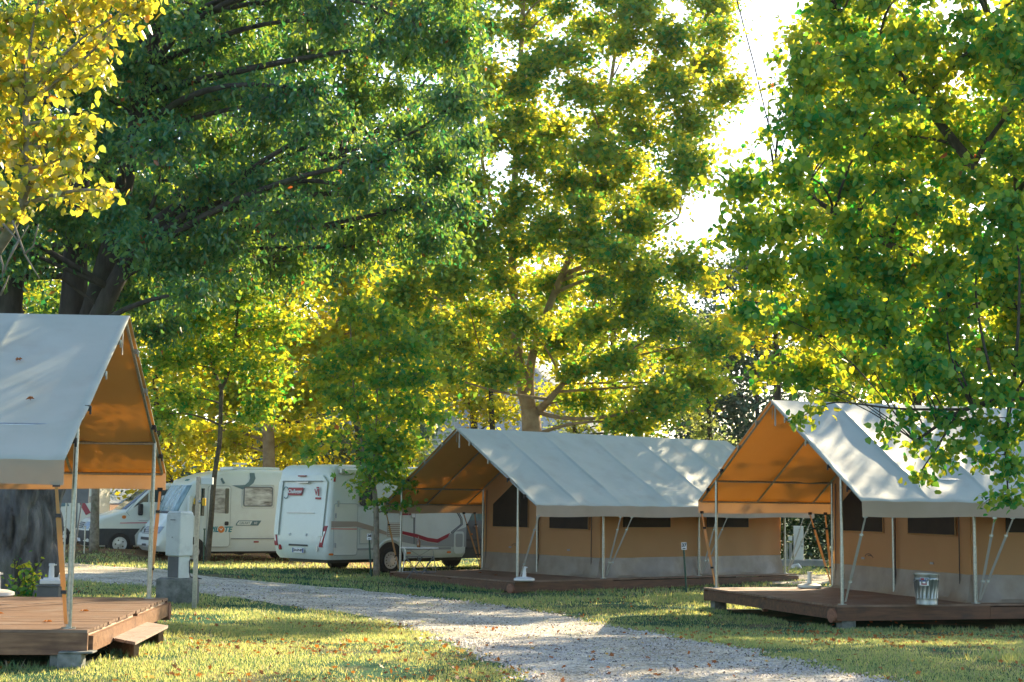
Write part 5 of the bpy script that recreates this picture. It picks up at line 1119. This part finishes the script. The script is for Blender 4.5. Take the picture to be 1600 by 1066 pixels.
# climbing plant at the foot of the thick trunk
pi_ = P(42, 905, 24.9); rs = np.random.RandomState(78); N = 260; iv = empty('climbing_plant', (pi_.x, pi_.y, G(pi_.x, pi_.y)), 0, 'leafy climber at the foot of the thick furrowed trunk', 'plant')
V_ = np.stack([rs.normal(0, .16, N), rs.normal(0, .07, N), np.abs(rs.normal(.25, .22, N))], -1); leaves('foliage', V_, .09, rs, 'heart', M['lf_maple'], iv, .5)
mb = MB()
for k in range(8): mb.tube([(rs.normal(0, .05), 0, 0), (rs.normal(0, .15), 0, .3), (rs.normal(0, .2), .02, .7)], .006, 4)
mb.build('stems', M['barkd'], iv)
# overhead cable
a = P(1143, -30, 44); b = P(1210, 235, 44); c = P(1345, 470, 44)
tag(MB().tube([a, P(1178, 100, 44), b, P(1270, 370, 44), P(1420, 560, 44), P(1640, 700, 44)], .022, 5).build('overhead_cable', M['barkd']), 'thin dark overhead cable crossing the sky gap', 'cable')
# pale rocky hillside far behind
hx_ = np.linspace(-70, 60, 80); hy_ = np.linspace(0, 1, 24); X, T_ = np.meshgrid(hx_, hy_)
top = 26*np.exp(-((X+13)/16)**2)+9+3*np.sin(X*.2)
Yh = 165+28*T_+5*fbm(X*.15, T_*4); Zh = top*sst(0, 1, T_)+2.5*fbm(X*.2, T_*7)-1
M['rock'] = mat('grey_rock', (.20, .23, .22), (.36, .38, .36), .25, .95, bump=.5, bscale=.8, dirt=((.07, .13, .06), .12, .9), detail=7)
V = np.stack([X, Yh, Zh], -1).reshape(-1, 3); nx, ny = len(hx_), len(hy_); i, j = np.meshgrid(np.arange(nx-1), np.arange(ny-1)); a_ = (j*nx+i).ravel()
tag(npmesh('hillside', V, np.full(len(a_), 4), np.stack([a_, a_+1, a_+nx+1, a_+nx], -1).ravel(), M['rock']), kind='structure').data.shade_smooth()

# ------------------------------------------------------------------ grass blades and fallen leaves
rs = np.random.RandomState(99)
def scatter(n, d0, d1, margin=1.06, pw=1.0):
    d = d0+(d1-d0)*rs.rand(n)**pw; hw = 800/F*margin; x = (rs.rand(n)*2-1)*hw*d; return x, d
GX, GY, GS = [], [], []
for n, d0, d1, sc in ((210000, 13.2, 22, 1.0), (150000, 20, 33, 1.35), (90000, 30, 52, 2.2)):
    x, y = scatter(n, d0, d1); k = fbm(x*.9, y*.9); keep = rs.rand(n) < np.clip((k-.27)*3.0, .08, 1)
    for f in FOOT: keep &= ~inside(f, x, y)
    for p in PATHS:
        jx, jy = rs.normal(0, .16, n), rs.normal(0, .22, n)
        keep &= ~(inside(p, x+jx, y+jy) & (rs.rand(n) > .05*(k > .55)+.5*(fbm(x*1.7, y*1.7) > .68)))
    keep &= ~((y > 44) & (x < -3) & (rs.rand(n) > .15))
    GX.append(x[keep]); GY.append(y[keep]); GS.append(np.full(keep.sum(), sc)*(.75+.7*k[keep]))
# taller tufts along deck edges, posts and plinth
tuft = []
def edge_tufts(poly, i, n, h=2.2):
    (x1, y1), (x2, y2) = poly[i], poly[(i+1) % 4]; t = rs.rand(n); x = x1+(x2-x1)*t+rs.normal(0, .10, n); y = y1+(y2-y1)*t+rs.normal(0, .10, n)
    k = vnoise(x*2.5, y*2.5) > .4; ok = k
    for f in FOOT: ok &= ~inside(f, x, y)
    GX.append(x[ok]); GY.append(y[ok]); GS.append(np.full(ok.sum(), h)*rs.uniform(.6, 1.3, ok.sum()))
for f in FOOT:
    for i in range(4): edge_tufts(f, i, 3200)
for (px, py, n, r, h) in ((200, 1020, 1500, .22, 2.8), (215, 1010, 700, .3, 2.2), (125, 1035, 900, .2, 2.4), (1085, 935, 1500, .35, 3.2), (1100, 945, 800, .5, 2.4), (590, 905, 1200, .5, 2.6), (272, 948, 900, .4, 1.8), (1590, 1030, 1500, .25, 3.0), (560, 905, 800, .5, 2.2), (1072, 930, 400, .12, 2.5), (165, 1010, 600, .15, 2.6), (250, 990, 500, .2, 2.4)):
    c = gp(px, py); x = c.x+rs.normal(0, r, n); y = c.y+rs.normal(0, r, n); ok = np.ones(n, bool)
    for f in FOOT: ok &= ~inside(f, x, y)
    GX.append(x[ok]); GY.append(y[ok]); GS.append(rs.uniform(.5, 1.1, ok.sum())*h)
X = np.concatenate(GX); Y = np.concatenate(GY); S = np.concatenate(GS); N = len(X); Z = ground(X, Y)
h = .026*S*rs.uniform(.5, 1.4, N); wd = .0042*np.clip(S, 1, 2.2)*rs.uniform(.7, 1.4, N)*(1+.02*(Y-13)); a = rs.rand(N)*2*PI; lx = rs.normal(0, .45, N)*h; ly = rs.normal(0, .45, N)*h
V = np.stack([np.stack([X-np.cos(a)*wd, Y-np.sin(a)*wd, Z-.01], -1), np.stack([X+np.cos(a)*wd, Y+np.sin(a)*wd, Z-.01], -1), np.stack([X+lx, Y+ly, Z+h], -1)], 1).reshape(-1, 3)
gr = npmesh('grass', V, np.full(N, 3), np.arange(3*N), M['blade']); tag(gr, 'short patchy grass over the whole campsite', 'grass', kind='stuff')
# loose stones on the gravel
sx_, sy_ = [], []
for n, d0, d1 in ((60000, 13.3, 20), (45000, 19, 32)):
    x, y = scatter(n, d0, d1); q = inside(PATHS[0], x+rs.normal(0, .10, n), y+rs.normal(0, .14, n)); sx_.append(x[q]); sy_.append(y[q])
x = np.concatenate(sx_); y = np.concatenate(sy_); n = len(x); z = ground(x, y)+.014; rr = rs.uniform(.010, .026, n)*(1+.02*(y-13))
ang = rs.rand(n)*2*PI; base = [np.stack([x+rr*np.cos(ang+k*2.094)*rs.uniform(.7, 1.3, n), y+rr*np.sin(ang+k*2.094)*rs.uniform(.7, 1.3, n), z], -1) for k in range(3)]
V = np.stack(base+[np.stack([x+rr*.2, y, z+rr*rs.uniform(.5, 1.1, n)], -1)], 1).reshape(-1, 3)
L = (np.arange(n)[:, None]*4+np.array([0, 1, 3, 1, 2, 3, 2, 0, 3])[None]).ravel()
M['stone'] = leafmat('loose_stone', (.20, .19, .17), (.68, .65, .60), (0, 0, 0), (0, 0, 0), odd=(.10, .09, .08), oddp=.12, trans=0, gloss=.02)
tag(npmesh('loose_stones', V, np.full(3*n, 3), L, M['stone']), 'pale loose stones lying on the gravel path', 'gravel', kind='stuff')
x, y = scatter(9000, 13.3, 24); x2, y2 = scatter(5200, 22, 52); x = np.r_[x, x2]; y = np.r_[y, y2]
k = fbm(x*.5+9, y*.5); ok = rs.rand(len(x)) < np.clip((k-.30)*2.6, .06, 1)*np.where(y > 40, 1, .55)
for p_ in PATHS: ok &= ~(inside(p_, x, y) & (rs.rand(len(x)) > .25))
x, y = x[ok], y[ok]; z = ground(x, y)+.025
for T in TENTS[::2]:
    pass
PL = np.stack([x, y, z], -1)
lt = leaves('fallen_leaves', PL, .062, rs, 'star', M['litter'], None, 0, 1.2); tag(lt, 'orange and brown fallen leaves scattered on the grass', 'leaves', kind='stuff')
# a handful of leaves lying on the left and middle decks
for T, uv, labs in ((TENTS[2], ((1.2, .6), (.35, .1), (.4, 1.7)), ('orange leaf in the middle of the left deck', 'pair of brown leaf scraps on the left deck, nearest its open end', 'orange leaf beside the near post foot of the left deck')),
                    (TENTS[0], ((1.0, -.3), (1.4, .9)), ('dark leaf on the porch of the middle deck', 'brown leaf on the middle deck close to the parasol foot'))):
    Mx = Matrix.Translation((T[0], T[1], T[2])) @ Matrix.Rotation(T[3], 4, 'Z')
    for (s, t), lab in zip(uv, labs):
        tag(flat_leaf(Mx @ Vector((s, t, .004)), (0, 0.01, 1), .05, s*7).build('dead_leaf', M['litter']), lab, 'leaf', 'dead leaves on the decks')

# ------------------------------------------------------------------ warm morning air
hz = MB().box((0, 100, 19), (340, 280, 42)).build('haze', []); hz.data.materials.clear()
hm = bpy.data.materials.new('morning_haze'); hm.use_nodes = True; hn = hm.node_tree; hn.nodes.clear(); ho = hn.nodes.new('ShaderNodeOutputMaterial'); hv = hn.nodes.new('ShaderNodeVolumePrincipled')
hv.inputs['Color'].default_value = (1, .97, .92, 1); hv.inputs['Density'].default_value = .00012; hv.inputs['Anisotropy'].default_value = .5
hn.links.new(hv.outputs[0], ho.inputs['Volume']); hz.data.materials.append(hm); tag(hz, 'thin warm haze in the air over the campsite', 'haze', kind='stuff')
